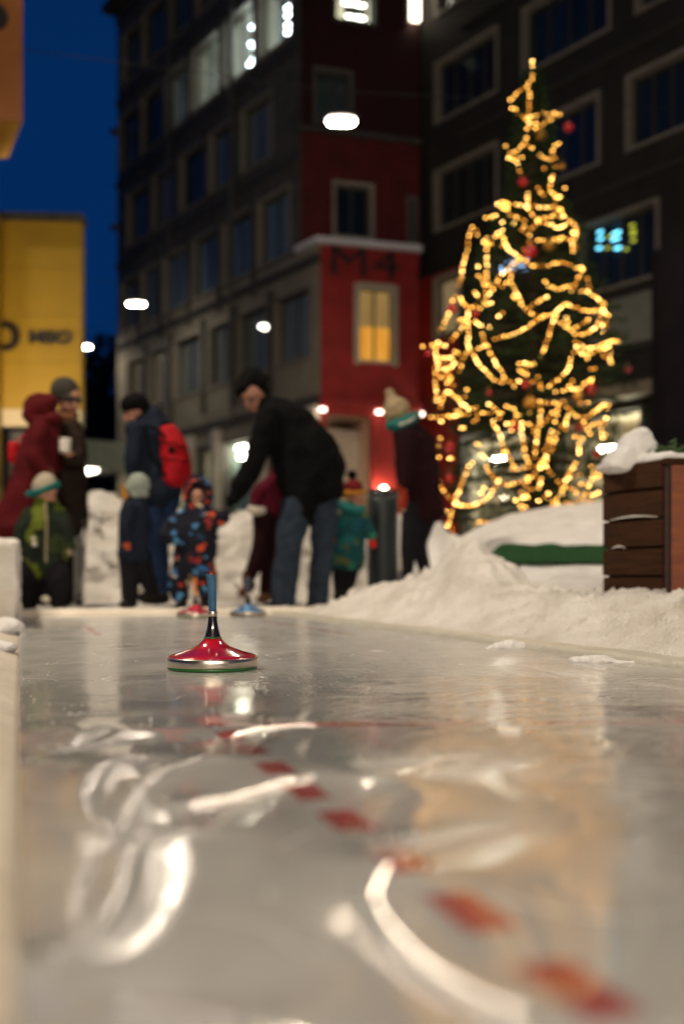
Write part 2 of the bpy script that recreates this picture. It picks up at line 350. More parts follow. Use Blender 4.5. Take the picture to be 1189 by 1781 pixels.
# ---- red stepped tower
red = empty('red_tower', (0.6, 24.4, 0), 'dark red stepped tower with M4 on its snow topped lower block', 'building')
PA = Plane((-.52, 24.0), (3.645, 1.0)); LA = PA.s_at(727)
b0 = PG.M @ Vector((.82, 0, 0)); PB = Plane((b0.x, b0.y), (3.645, 1.0)); LB = PB.s_at(729)
PC = Plane(((PG.M @ Vector((1.05, 0, 0))).x-.01, (PG.M @ Vector((1.05, 0, 0))).y+.02), (3.645, 1.0)); LC = PC.s_at(729)
door = (PA.s_at(566), PA.s_at(645), .0, 4.3); wA = (PA.s_at(617), PA.s_at(690), PA.z_at(650, 632), PA.z_at(650, 494))
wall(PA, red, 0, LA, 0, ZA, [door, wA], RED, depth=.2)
wB = (PB.s_at(578), PB.s_at(650), PB.z_at(612, 415), PB.z_at(612, 316)); wB2 = (PB.s_at(707), PB.s_at(726), PB.z_at(612, 415), PB.z_at(612, 330))
wall(PB, red, 0, LB, ZA, 11.4, [wB, wB2], RED_UNLIT)
wC = (PC.s_at(545), PC.s_at(614), 11.75, 13.2); wD = (PC.s_at(580), PC.s_at(655), PC.z_at(617, 42), PC.z_at(617, -60))
wall(PC, red, 0, LC, 11.4, 20, [wC, wD], mat('render_red_top_unlit', (.035, .004, .004), .85, (.025, .004, .004), 2))  # red taken nearly to black: the unlit top's shade is in the colour
window(PC, red, *wC, CUR[3], FRAMED, 1)
wd = window(PC, red, *wD, None, FRAMED, 1, label='lit top window with two rows of white lights'); niche(PC, wd, wD[0]+.09, wD[1]-.09, wD[2]+.07, wD[3]-.09, .23, 1.5, WHITEWALL)
bm = bmesh.new()
for z_, u in ((PC.z_at(617, 27), .1), (PC.z_at(617, 13), .3), (PC.z_at(617, -10), .2)): pbox(bm, PC, wD[0]+.16+u, wD[1]-.2, -.45, -.4, z_-.03, z_+.03)
obj('tube_light', bm, emis('tube_warm', (1, .92, .75), 14.), wd)
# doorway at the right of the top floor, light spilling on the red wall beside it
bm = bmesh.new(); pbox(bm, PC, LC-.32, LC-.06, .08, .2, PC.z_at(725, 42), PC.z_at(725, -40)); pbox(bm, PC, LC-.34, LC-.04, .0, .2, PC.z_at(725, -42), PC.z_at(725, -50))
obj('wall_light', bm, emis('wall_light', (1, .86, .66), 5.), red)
bm = bmesh.new(); pbox(bm, PC, LC-.36, LC-.33, .01, .22, PC.z_at(725, 48), 20); obj('wall_fin', bm, WHITEWALL, red)
W_B = window(PB, red, *wB, CUR[2], FRAME, 1, label='dark double window with pale frame'); window(PB, red, *wB2, CUR[2], FRAMED, 0)
W_A = window(PA, red, *wA, None, mat('surround_cream', (.5, .45, .33), .7), 1, label='tall window glowing orange behind a half drawn blind')
zmid = PA.z_at(650, 562)
def folds(P, a, b, z0, z1, n0, amp, m):
    bm = bmesh.new(); q = 60; vs = [[bm.verts.new(P.M @ Vector((a+(b-a)*i/q, n0+amp*math.sin(i*1.15)+amp*.6*math.sin(i*.43), z))) for i in range(q+1)] for z in (z0, z1)]
    for i in range(q): bm.faces.new((vs[0][i], vs[0][i+1], vs[1][i+1], vs[1][i]))
    return bm
def glow_cloth(name, c1, c2, s):
    m = emis(name, c1, s); n, l = m.node_tree.nodes, m.node_tree.links; tc = n.new('ShaderNodeTexCoord'); mp = n.new('ShaderNodeMapping'); mp.inputs['Scale'].default_value = (9, 9, .6)
    nz = n.new('ShaderNodeTexNoise'); nz.inputs['Scale'].default_value = 1.2; r = n.new('ShaderNodeValToRGB'); r.color_ramp.elements[0].position = .3; r.color_ramp.elements[1].position = .7; r.color_ramp.elements[0].color = (*c2, 1); r.color_ramp.elements[1].color = (*c1, 1)
    l.new(tc.outputs['Object'], mp.inputs[0]); l.new(mp.outputs[0], nz.inputs['Vector']); l.new(nz.outputs['Fac'], r.inputs[0]); l.new(r.outputs[0], n['Emission'].inputs[0]); return m
obj('lit_curtain', folds(PA, wA[0]+.07, wA[1]-.07, wA[2], zmid, -.36, .02, None), glow_cloth('amber_room', (1, .44, .06), (.75, .24, .02), 1.15), W_A)
obj('blind', folds(PA, wA[0]+.07, wA[1]-.07, zmid-.02, wA[3], -.31, .006, None), glow_cloth('amber_blind', (1, .55, .18), (.7, .36, .10), .45), W_A)
bm = bmesh.new(); pbox(bm, PA, wA[0]-.02, wA[0]+.12, -.20, .03, wA[2]-.05, wA[3]); pbox(bm, PA, wA[1]-.1, wA[1]+.02, -.2, .03, wA[2]-.05, wA[3]); pbox(bm, PA, wA[0]+.12, wA[1]-.1, -.2, .03, wA[3]-.14, wA[3]+.02); obj('frame', bm, MATS['surround_cream'], W_A)
# snow topped parapets
for P_, L_, z, cm, sm in ((PA, LA, ZA, SNOWCAP, .16), (PB, LB, 11.4, BAND, .12)):
    bm = bmesh.new(); pbox(bm, P_, -.12, L_+.05, -.9, .14, z+.003, z+sm); 
    if z < 9: pbox(bm, PG, -.05, .9, -.5, .16, z+.004, z+sm-.004)
    o = obj('roof_edge', bm, cm, red)
    if z < 9: o['label'] = 'roof edge covered in snow'
bm = bmesh.new(); pbox(bm, PG, 0.02, .9, -1.2, -.01, ZA-.02, ZA); pbox(bm, PA, .02, LA, -1.2, -.26, ZA-.3, ZA); obj('roof', bm, BAND, red)
bm = bmesh.new(); pbox(bm, PC, .05, LC, -4, -1.7, 0, 19.9); obj('core', bm, BRICK_D, red)
# canopy lip, doorway and pillar lights
bm = bmesh.new(); pbox(bm, PA, -.05, LA, .003, .32, 4.42, 4.6); lip = obj('canopy', bm, RED, red)
for px, py in ((557, 705), (655, 708), (726, 711)):
    s = PA.s_at(px); c = PA.M @ Vector((s, .2, 4.36)); bm = bmesh.new()
    bmesh.ops.create_cone(bm, cap_ends=True, segments=16, radius1=.07, radius2=.07, depth=.06, matrix=Matrix.Translation(c)); obj('downlight', bm, emis('downlight', (1, .74, .6), 8.), lip)
nd = niche(PA, red, door[0], door[1], .0, 4.3, .2, 2.6, mat('entrance_cream', (.62, .46, .34), .8), 'entrance')
bm = bmesh.new(); c = PA.M @ Vector((PA.s_at(612), -1.6, 4.0)); tube(bm, [c-Vector((.16, 0, 0)), c+Vector((.16, 0, 0))], .06, 10); obj('entrance_lamp', bm, emis('entrance_lamp', (1, .76, .42), 14.), nd)
bm = bmesh.new(); c = PA.M @ Vector((PA.s_at(586), -1.3, 4.05)); bmesh.ops.create_icosphere(bm, subdivisions=2, radius=.06, matrix=Matrix.Translation(c)); c = PA.M @ Vector((PA.s_at(612), -.4, 2.55)); bmesh.ops.create_icosphere(bm, subdivisions=2, radius=.1, matrix=Matrix.Translation(c)); obj('entrance_lamp', bm, emis('entrance_lamp_dim', (1, .8, .55), 2.6), nd)
bm = bmesh.new(); sm_ = (door[0]+door[1])/2
for a_, b_ in ((door[0]+.1, sm_-.02), (sm_+.02, door[1]-.1)):
    pbox(bm, PA, a_, a_+.07, -2.0, -1.94, .1, 3.4); pbox(bm, PA, b_-.07, b_, -2.0, -1.94, .1, 3.4); pbox(bm, PA, a_+.07, b_-.07, -2.0, -1.94, 3.3, 3.4); pbox(bm, PA, a_+.07, b_-.07, -2, -1.94, .1, .3)
obj('door', bm, FRAMED, nd)
bm = bmesh.new(); c = PA.M @ Vector((PA.s_at(662), .22, PA.z_at(662, 852))); bmesh.ops.create_icosphere(bm, subdivisions=2, radius=.06, matrix=Matrix.Translation(c)); wl = obj('wall_lamp', bm, emis('wall_lamp', (1, .72, .45), 100.), red, True)
bm = bmesh.new(); tube(bm, [PA.M @ Vector((PA.s_at(662), .0, PA.z_at(662, 852)-.1)), PA.M @ Vector((PA.s_at(662), .2, PA.z_at(662, 852)-.09)), PA.M @ Vector((PA.s_at(662), .22, PA.z_at(662, 852)-.06))], .012, 6); obj('bracket', bm, SASH, wl)
# M4 lettering
cu = bpy.data.curves.new('lettering', 'FONT'); cu.body = 'M4'; cu.size = 1.0; cu.extrude = .03; cu.offset = 0.0; cu.space_character = 1.12
tmp = bpy.data.objects.new('lettering', cu); COL.objects.link(tmp)
me = bpy.data.meshes.new_from_object(tmp.evaluated_get(bpy.context.evaluated_depsgraph_get())); bpy.data.objects.remove(tmp)
co = [v.co for v in me.vertices]; x0, x1 = min(c.x for c in co), max(c.x for c in co); y0, y1 = min(c.y for c in co), max(c.y for c in co)
sa, sb = PA.s_at(575), PA.s_at(690); za, zb = PA.z_at(630, 482), PA.z_at(630, 432)
for v in me.vertices: v.co = PA.M @ Vector((sa+(v.co.x-x0)/(x1-x0)*(sb-sa), .05+v.co.z, za+(v.co.y-y0)/(y1-y0)*(zb-za)))
link('lettering', me, mat('letter_black', (.02, .012, .012), .6), red)
# ---- dark building coming towards us on the right
PR = Plane((1.99, 26.0), (-.736, 1.0)); SR = PR.s_at(1290)
dark = empty('office_building', (5.5, 21, 0), 'dark brown block with wide framed windows behind the lit Christmas tree', 'building')
rr_ = [(6.4, 8.0, [(755, 802), (845, 935), (1004, 1146)]), (9.15, 10.75, [(754, 866), (905, 1043), (1087, 1240)]), (11.9, 13.5, [(755, 866), (907, 1062), (1103, 1262)]), (14.65, 16.25, [(755, 866), (907, 1062)])]
hol = []; ws = []
for r, (z0, z1, xs) in enumerate(rr_):
    for i, (xa, xb) in enumerate(xs): hol.append((PR.s_at(xb), PR.s_at(xa), z0, z1)); ws.append((r, i)+hol[-1])
gh = [(PR.s_at(1118), PR.s_at(965), .4, 3.9), (PR.s_at(935), PR.s_at(800), .4, 3.9)]
wall(PR, dark, SR, .45, 0, 20, hol+gh, BRICK_D)
sr_, se_ = PR.s_at(796), .0
bm = bmesh.new()
for q in ((sr_, PR.s_at(757)-.0, 8.0, 8.1), ): pass
for a_, b_, c_, d_ in ((sr_, .3, 0, 6.4), (sr_, PR.s_at(802), 6.4, 8.0), (PR.s_at(755), .3, 6.4, 8.0), (sr_, .3, 8.0, 8.08)):
    if b_ > a_: pbox(bm, PR, a_, b_, .004, .03, c_, d_)
obj('red_panel', bm, RED, dark)
for r, i, a, b, z0, z1 in ws:
    if r == 0 and i == 0: window(PR, dark, a, b, z0, z1, CUR_W, FRAME, 0, n=.034)
    elif (r, i) in ((0, 1), (0, 2)):
        wd = window(PR, dark, a, b, z0, z1, CUR[2], FRAMEM, 3)
        bm = bmesh.new(); bm2 = bmesh.new()
        if i == 2:
            for (px, py, L) in ((1030, 386, .5), (1056, 383, 1.3), (1063, 378, 1.0), (1075, 372, .4), (1032, 400, 1.0), (1060, 401, 1.5), (1032, 412, .9), (1058, 412, 1.5), (1030, 428, .9), (1062, 428, 1.1), (1071, 425, .6)):
                s = PR.s_at(px); z = PR.z_at(px, py); pbox(bm, PR, s-.04*L*1.6, s+.04*L*1.6, -.222, -.205, z-.022, z+.022)
            for (px, py) in ((1087, 388), (1089, 398), (1088, 404), (1089, 415), (1044, 428), (1048, 408), (1040, 385), (1076, 430)):
                s = PR.s_at(px); z = PR.z_at(px, py); pbox(bm2, PR, s-.05, s+.05, -.222, -.205, z-.02, z+.02)
            obj('light_star', bm, emis('cyan_lights', (.2, .75, 1.), 5.5), wd); obj('light_star', bm2, emis('yellow_lights', (.8, .75, .05), 1.6), wd)
        else:
            bm2.free()
            for (px, py, L) in ((869, 453, .5), (884, 451, 1.4), (900, 450, 1), (863, 463, .6), (880, 464, .8), (895, 461, 1.6), (903, 462, 1.4), (863, 470, .5)):
                s = PR.s_at(px); z = PR.z_at(px, py); pbox(bm, PR, s-.07*L, s+.07*L, -.222, -.205, z-.03, z+.03)
            obj('light_star', bm, emis('pale_blue_lights', (.5, .68, 1.), 9.), wd)
    else: window(PR, dark, a, b, z0, z1, CUR[2] if (r+i) % 2 else mat('curtain_navy', (.012, .02, .06), .9, (.02, .03, .09), 4, stretch=(5, 5, .15)), FRAMEM, 3)
for j, (a, b, z0, z1) in enumerate(gh):
    wd = window(PR, dark, a, b, z0, z1, None, FRAMED, 2, label='bright shop window with a row of lamps' if j == 0 else 'shop window behind the tree')
    niche(PR, wd, a+.09, b-.09, z0+.07, z1-.09, .23, 2.6, mat('shop_wall', (.6, .52, .38), .8, (.5, .42, .3), 2), 'shop_room')
    bm = bmesh.new()
    pts = ((1022, 779, .13), (1038, 777, .2), (1052, 774, .13), (1068, 770, .2), (1078, 767, .12), (1090, 763, .24), (1102, 759, .2)) if j == 0 else ((838, 798, .12), (846, 797, .12), (905, 790, .1))
    for px, py, L in pts:
        s = PR.s_at(px); z = PR.z_at(px, py); pbox(bm, PR, s-L*.7, s+L*.7, -.5, -.4, z-.045, z+.045)
    obj('shop_lamp', bm, TUBE_W if j == 0 else emis('shop_light_far', (1, .88, .7), 260.), wd)
bm = bmesh.new(); pbox(bm, PR, PR.s_at(1200), PR.s_at(960), .01, .5, 4.0, 4.25); obj('shop_canopy', bm, mat('canopy_board', (.30, .25, .16), .7, (.22, .18, .12), 5), dark)
bm = bmesh.new(); pbox(bm, PR, PR.s_at(1150), PR.s_at(1030), .012, .08, 5.05, 6.15); obj('fascia_panel', bm, mat('fascia_green_grey', (.20, .21, .17), .7, (.16, .17, .14), 4), dark)
for z in (5.0, 8.45, 11.2, 13.95): bm = bmesh.new(); pbox(bm, PR, SR, PR.s_at(800), .003, .08, z, z+.16); obj('cornice', bm, mat('cornice_dark', (.03, .027, .022), .8), dark)
bm = bmesh.new(); pbox(bm, PR, SR, .4, -6, -2.8, 0, 19.9); pbox(bm, PR, SR-.3, .5, -3, .4, 20, 20.25); obj('core', bm, BRICK_D, dark)
# tall dark box standing at the right edge
bm = bmesh.new(); a = W(1141, 800, 13); b = W(1290, 430, 13); box(bm, (a.x, 13, 0), (b.x, 13.25, b.z), bev=.03)
for i in range(4): box(bm, (a.x+.08+i*.3, 12.975, .4), (a.x+.3+i*.3, 12.997, b.z-.15))
kio = obj('advertising_column', bm, mat('kiosk_dark', (.008, .007, .009), .7, (.012, .010, .011), 3, spec=.05))
tag(kio, 'tall dark panelled box standing behind the wooden planter at right', 'kiosk')
# added unseen globe light left of the frame, brightening yellow wall and soffit
t = empty('fill_lantern', (-5.95, 15.9, 0), 'added unseen globe light on a post left of the frame, brightening the yellow wall', 'street lamp')
bm = bmesh.new(); lathe(bm, [(.09, 0), (.09, .3), (.05, .35), (.04, 2.7), (.09, 2.75), (.09, 2.8)], seg=20); obj('post', bm, LAMPHEAD, t, True)
bm = bmesh.new(); bmesh.ops.create_icosphere(bm, subdivisions=3, radius=.2, matrix=Matrix.Translation((0, 0, 3.0))); obj('globe', bm, emis('fill_globe_glow', (1, .80, .55), 85.), t, True)
# ---- yellow wall building on the left
YEL = mat('cladding_yellow', (.42, .27, .012), .6, (.37, .235, .011), 1.5, .08, 12)
yel = empty('yellow_building', (-6.5, 18.5, 0), 'yellow clad block with black lettering raised over dark shopfronts', 'building')
PY = Plane((-4.70, 18.0), (-1, -.055)); sl = PY.s_at(4)
bm = bmesh.new(); za_, zb_ = PY.z_at(70, 712), PY.z_at(70, 384); pbox(bm, PY, 0.01, sl+2.5, -.3, -.02, za_, zb_)
for i in range(2):
    for j in range(4): box(bm, (i*(sl+2.4)/2+.004, -.019, za_+j*(zb_-za_)/4+.004), ((i+1)*(sl+2.4)/2-.004, 0, za_+(j+1)*(zb_-za_)/4-.004), PY.M)
obj('cladding', bm, YEL, yel)
bm = bmesh.new(); pbox(bm, PY, -.03, sl+2.5, -.33, .06, PY.z_at(70, 384)+.003, PY.z_at(70, 371)); obj('roof_edge', bm, BAND, yel)
bm = bmesh.new(); pbox(bm, PY, 0.01, sl+2.5, -.28, .02, PY.z_at(70, 742), PY.z_at(70, 712)-.003); obj('white_band', bm, mat('band_cream', (.6, .52, .33), .7), yel)
bm = bmesh.new(); pbox(bm, PY, 1.2, sl+2.5, -3, -.5, 0, PY.z_at(70, 742)-.003)
obj('shopfront', bm, mat('shopfront_dark', (.02, .022, .028), .35), yel)
bm = bmesh.new(); pbox(bm, PY, sl, sl+2.4, .003, .5, 0, PY.z_at(2, 380)+.0)
obj('pier', bm, YEL, yel)
BLK = mat('sign_black', (.015, .014, .012), .5)
cu = bpy.data.curves.new('lettering', 'FONT'); cu.body = 'MSO'; cu.size = 1; cu.extrude = .03; cu.offset = .045
tmp = bpy.data.objects.new('t', cu); COL.objects.link(tmp)
me = bpy.data.meshes.new_from_object(tmp.evaluated_get(bpy.context.evaluated_depsgraph_get())); bpy.data.objects.remove(tmp)
co = [v.co for v in me.vertices]; x0, x1 = min(c.x for c in co), max(c.x for c in co); y0, y1 = min(c.y for c in co), max(c.y for c in co)
sa, sb = PY.s_at(52), PY.s_at(126); za, zb = PY.z_at(90, 599), PY.z_at(90, 577)
for v in me.vertices: v.co = PY.M @ Vector((sa+(v.co.x-x0)/(x1-x0)*(sb-sa), .05+v.co.z, za+(v.co.y-y0)/(y1-y0)*(zb-za)))
link('lettering', me, BLK, yel)
bm = bmesh.new(); c = (PY.s_at(11), PY.z_at(11, 586)); n = 28
R0, R1 = .26, .14; rings = []
for i in range(n):
    a = 2*PI*i/n; t = R0-.10-.05*max(0, math.cos(a)); row = []
    for r_, nn in ((R0, .02), (R0, .06), (t, .06), (t, .02)): row.append(bm.verts.new(PY.M @ Vector((c[0]-r_*math.cos(a), nn, c[1]+r_*math.sin(a)))))
    rings.append(row)
for i in range(n):
    for k in range(4): bm.faces.new((rings[i][k], rings[(i+1) % n][k], rings[(i+1) % n][(k+1) % 4], rings[i][(k+1) % 4]))
obj('ring_emblem', bm, BLK, yel)
# projecting orange storey at top left
Ya, Yb = 14.0, 15.24; zz = H+799/K*Ya
ORG = mat('cladding_orange', (.34, .12, .02), .6, (.27, .09, .016), 1.5)
bm = bmesh.new(); xa = (40-CX)/K*Ya
v = [bm.verts.new(q) for q in ((xa, Ya, zz), (xa-2.4, Ya, zz), (xa-2.4, Yb, zz), ((14-CX)/K*Yb, Yb, zz))]; t = [bm.verts.new(q.co+Vector((0, 0, 3.2))) for q in v]
bm.faces.new(v); bm.faces.new(t[::-1])
for i in range(4): bm.faces.new((v[i], v[(i+1) % 4], t[(i+1) % 4], t[i]))
bmesh.ops.recalc_face_normals(bm, faces=bm.faces)
org = obj('orange_building', bm, ORG); tag(org, 'orange clad upper storey jutting out high over the left corner', 'building')
bm = bmesh.new(); bm.faces.new([bm.verts.new(Vector(q.co)+Vector((0, 0, -.006))) for q in org.data.vertices[:4]]); obj('soffit', bm, mat('soffit_amber', (.75, .45, .09), .7, (.65, .36, .06), 2), org)
bm = bmesh.new(); box(bm, (xa-2.4, Ya+.1, 0), (-5.35, Yb, zz-.01)); obj('wall', bm, ORG, org)
bm = bmesh.new(); cc = W(-2, 32, Ya)+Vector((0, -.03, 0)); bmesh.ops.create_cone(bm, cap_ends=True, segments=32, radius1=.14, radius2=.14, depth=.05, matrix=Matrix.Translation(cc) @ Matrix.Rotation(PI/2, 4, 'X') @ Matrix.Diagonal((1, 1.25, 1, 1))); obj('round_sign', bm, BLK, org)
# suspension wires of the lamps
for p, lb in LAMPS:
    z = p[2]+.55; x = p[0]; bm = bmesh.new()
    r_ = PG.M @ Vector(((3.0 if p[1] < 20 else 6.2 if p[1] < 30 else 9.2), 0, 0))
    if p[1] < 20: A_, B_ = (-6.2, 16.2, z+.5), (r_.x if False else 6.9, 18.6, z+.5)
    elif p[1] < 30: A_, B_ = (-9.5, 27.2, z+.3), (r_.x, r_.y, z+.3)
    else: A_, B_ = (-12, 32.5, z+.3), (r_.x, r_.y, z+.3)
    tube(bm, [A_, (x, p[1], z-.02), B_], .008, 5)
    o = obj('suspension_wire', bm, CABLE); tag(o, {16.8: 'thin dark wire carrying the lamp in front of the red tower', 27.9: 'thin dark wire carrying the lamp before the grey facade', 33.0: 'thin dark wire carrying the smallest lamp by the yellow wall'}[p[1]], 'wire', 'wires of the street lamps')
# far dark trees and house in the street gap
DARKFOL = mat('far_foliage', (.02, .04, .045), .9, (.03, .06, .06), 3)
def crown_mesh(bm, n, fn, sz, rng):
    for _ in range(n):
        p, d = fn(rng); a = Vector((rng.gauss(0, 1), rng.gauss(0, 1), rng.gauss(0, .5))).normalized(); b = d.cross(a)
        if b.length < .01: continue
        b.normalize(); L = sz*rng.uniform(.6, 1.5); t = d*L
        bm.faces.new([bm.verts.new(q) for q in (p-b*sz*.18, p+t*.5-b*sz*.12, p+t, p+t*.5+b*sz*.2)])
def far_tree(px, py, Y, wd, label):
    top = W(px, py, Y); t = empty('far_tree', (top.x, Y, 0), label, 'tree', 'trees at the end of the street')
    rng = random.Random(int(px)); bm = bmesh.new(); h = top.z
    def fn(r):
        u = r.random()**.7; z = h*(1-u)*.9+h*.1; R_ = wd*(1-(z/h))**.8*(.6+.4*math.sin(z*5)**2)+.1; a = r.uniform(0, 2*PI); q = R_*math.sqrt(r.random())
        return Vector((q*math.cos(a), q*math.sin(a), z)), Vector((math.cos(a), math.sin(a), -.5)).normalized()
    crown_mesh(bm, 2600, fn, .55, rng); obj('crown', bm, DARKFOL, t)
    bm = bmesh.new(); tube(bm, [(0, 0, 0), (0, 0, h*.9)], [.2, .04], 8); obj('trunk', bm, mat('bark_dark', (.04, .03, .025), .9), t)
far_tree(184, 575, 46, 3.0, 'dark conifer at the end of the street, left of the grey facade'); far_tree(160, 610, 52, 3.2, 'dark conifer silhouette directly right of the yellow wall'); far_tree(203, 600, 58, 4., 'farthest dark conifer at the street end beside the facade edge')
fh = empty('far_house', (-14, 62, 0), 'dim blue grey house closing the far end of the street', 'building')
bm = bmesh.new(); box(bm, (-20, 60, 0), (-10.5, 66, 9)); obj('wall', bm, mat('far_wall', (.06, .09, .10), .8), fh)
bm = bmesh.new()
vs = [bm.verts.new(q) for q in ((-20.4, 59.6, 9), (-10.1, 59.6, 9), (-10.1, 66.4, 9), (-20.4, 66.4, 9), (-20.4, 63, 12), (-10.1, 63, 12))]
for f in ((0, 1, 5, 4), (2, 3, 4, 5), (0, 4, 3), (1, 2, 5), (0, 3, 2, 1)): bm.faces.new([vs[i] for i in f])
obj('roof', bm, BAND, fh)
for i in range(4):
    bm = bmesh.new(); box(bm, (-18.5+i*2.1, 59.94, 4.6), (-17.5+i*2.1, 59.99, 6)); obj('window', bm, PANE if False else CUR[3], fh)
def finish(root):
    T = Matrix.Translation(-root.location)
    def rec(o):
        for c in o.children:
            if c.data: c.data.transform(T)
            rec(c)
    rec(root)
for r_ in (grey, red, dark, yel, fh): finish(r_)
# ================================================================ ground, ice rink
SNOWG = mat('trodden_snow', (.62, .60, .57), .85, (.45, .43, .40), 3, .6, 18)
PAVE = mat('dark_paving', (.06, .058, .055), .7, (.10, .095, .09), 2, .3, 20)
bm = bmesh.new(); bmesh.ops.create_grid(bm, x_segments=1, y_segments=1, size=150, matrix=Matrix.Translation((0, 60, -.03))); g = obj('ground', bm, PAVE); g['kind'] = 'structure'
def nodes_math(nt):
    n, l = nt.nodes, nt.links
    def M(op, a, b=None, c=None, clamp=False):
        x = n.new('ShaderNodeMath'); x.operation = op; x.use_clamp = clamp
        for i, v in enumerate((a, b, c)):
            if v is None: continue
            if isinstance(v, (int, float)): x.inputs[i].default_value = v
            else: l.new(v, x.inputs[i])
        return x.outputs[0]
    return M
def ice_material():
    m = bpy.data.materials.new('ice'); m.use_nodes = True; t = m.node_tree; n, l = t.nodes, t.links; b = n['Principled BSDF']; M = nodes_math(t)
    tc = n.new('ShaderNodeTexCoord'); s = n.new('ShaderNodeSeparateXYZ'); l.new(tc.outputs['Object'], s.inputs[0]); X, Y = s.outputs[0], s.outputs[1]
    lat = M('ADD', M('MULTIPLY', X, RV.x), M('MULTIPLY', Y, RV.y)); al = M('ADD', M('MULTIPLY', X, LV.x), M('MULTIPLY', Y, LV.y))
    def noise(scale, detail=4, sc=(1, 1, 1), dist=0., rough=.5, loc=(0, 0, 0)):
        mp = n.new('ShaderNodeMapping'); mp.inputs['Scale'].default_value = sc; mp.inputs['Location'].default_value = loc; l.new(tc.outputs['Object'], mp.inputs[0])
        x = n.new('ShaderNodeTexNoise'); x.inputs['Scale'].default_value = scale; x.inputs['Detail'].default_value = detail; x.inputs['Distortion'].default_value = dist; x.inputs['Roughness'].default_value = rough
        l.new(mp.outputs[0], x.inputs['Vector']); return x.outputs['Fac']
    def ss(v, a, b_):
        r = n.new('ShaderNodeMapRange'); r.interpolation_type = 'SMOOTHSTEP'; l.new(v, r.inputs[0]); r.inputs[1].default_value = a; r.inputs[2].default_value = b_; return r.outputs[0]
    wob = M('MULTIPLY', M('SUBTRACT', noise(30, 3), .5), .012)
    latw = M('ADD', lat, wob); alw = M('ADD', al, wob)
    f = M('FRACT', M('ADD', M('DIVIDE', M('SUBTRACT', alw, .594), .166), .5)); dd = M('ABSOLUTE', M('SUBTRACT', f, .5))
    dash = M('MULTIPLY', ss(dd, .31, .27), ss(M('ABSOLUTE', M('SUBTRACT', latw, .358)), .026, .019)); dash = M('MULTIPLY', dash, M('LESS_THAN', al, 1.9))
    # cross line
    dn = M('ABSOLUTE', M('ADD', M('MULTIPLY', M('ADD', X, .235), -.053), M('SUBTRACT', Y, 1.897))); gap = ss(M('ABSOLUTE', M('SUBTRACT', X, .325)), .03, .07)
    cross = M('MULTIPLY', M('MULTIPLY', ss(M('ADD', dn, wob), .021, .013), M('GREATER_THAN', X, -.235)), gap)
    l1 = M('MULTIPLY', ss(M('ABSOLUTE', M('SUBTRACT', latw, .378)), .024, .016), M('MULTIPLY', M('GREATER_THAN', al, 5.1), M('LESS_THAN', al, 6.35)))
    l2 = M('MULTIPLY', ss(M('ABSOLUTE', M('SUBTRACT', latw, 1.59)), .03, .018), M('MULTIPLY', M('GREATER_THAN', al, 4.7), M('LESS_THAN', al, 6.6)))
    red_ = M('MAXIMUM', M('MAXIMUM', dash, M('MULTIPLY', cross, .95)), M('MAXIMUM', M('MULTIPLY', l1, .6), M('MULTIPLY', l2, .6)))
    red_ = M('MULTIPLY', red_, M('ADD', M('MULTIPLY', noise(45, 3), .5), .62), clamp=True)
    big = noise(1.6, 5, (1, 1, 1), 1.2); mid = noise(7, 6, (1, .45, 1), .8); scr = noise(1.1, 2, (1, 1, 1), 2.5, loc=(3, 1, 0)); scr2 = noise(2.2, 1, (1, 1, 1), 1.5, loc=(7, 4, 0))
    frost = M('ADD', M('MULTIPLY', big, .6), M('MULTIPLY', mid, .4))
    lines = M('MAXIMUM', ss(M('ABSOLUTE', M('SUBTRACT', scr, .5)), .0035, .001), ss(M('ABSOLUTE', M('SUBTRACT', scr2, .47)), .003, .0008))
    lines = M('MULTIPLY', lines, ss(noise(3, 3, loc=(5, 5, 5)), .45, .6))
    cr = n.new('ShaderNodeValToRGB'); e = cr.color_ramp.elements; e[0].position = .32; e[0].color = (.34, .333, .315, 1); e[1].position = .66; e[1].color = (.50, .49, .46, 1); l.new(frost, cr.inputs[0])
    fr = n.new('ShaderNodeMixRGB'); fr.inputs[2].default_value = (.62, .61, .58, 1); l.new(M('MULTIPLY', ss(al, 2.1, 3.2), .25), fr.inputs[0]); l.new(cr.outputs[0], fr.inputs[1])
    m1 = n.new('ShaderNodeMixRGB'); m1.inputs[2].default_value = (.75, .74, .72, 1); l.new(M('MULTIPLY', lines, .7), m1.inputs[0]); l.new(fr.outputs[0], m1.inputs[1])
    m2 = n.new('ShaderNodeMixRGB'); m2.inputs[2].default_value = (.32, .008, .010, 1); l.new(M('MULTIPLY', red_, .95), m2.inputs[0]); l.new(m1.outputs[0], m2.inputs[1])
    # crumbs of scraped ice along the left border
    crumb = M('MULTIPLY', M('MULTIPLY', ss(noise(85, 3, rough=.7), .62, .72), .35), M('MULTIPLY', ss(lat, .22, .02), M('MULTIPLY', ss(al, 1.6, 2.2), ss(al, 4.2, 3.2))))
    m3 = n.new('ShaderNodeMixRGB'); m3.inputs[2].default_value = (.8, .78, .74, 1); l.new(crumb, m3.inputs[0]); l.new(m2.outputs[0], m3.inputs[1])
    l.new(m3.outputs[0], b.inputs['Base Color'])
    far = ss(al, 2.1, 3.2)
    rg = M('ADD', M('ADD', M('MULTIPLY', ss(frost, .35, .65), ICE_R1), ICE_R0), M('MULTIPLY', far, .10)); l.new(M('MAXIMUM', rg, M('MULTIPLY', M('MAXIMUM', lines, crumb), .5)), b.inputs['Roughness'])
    b.inputs['IOR'].default_value = 1.45; b.inputs['Specular IOR Level'].default_value = .5
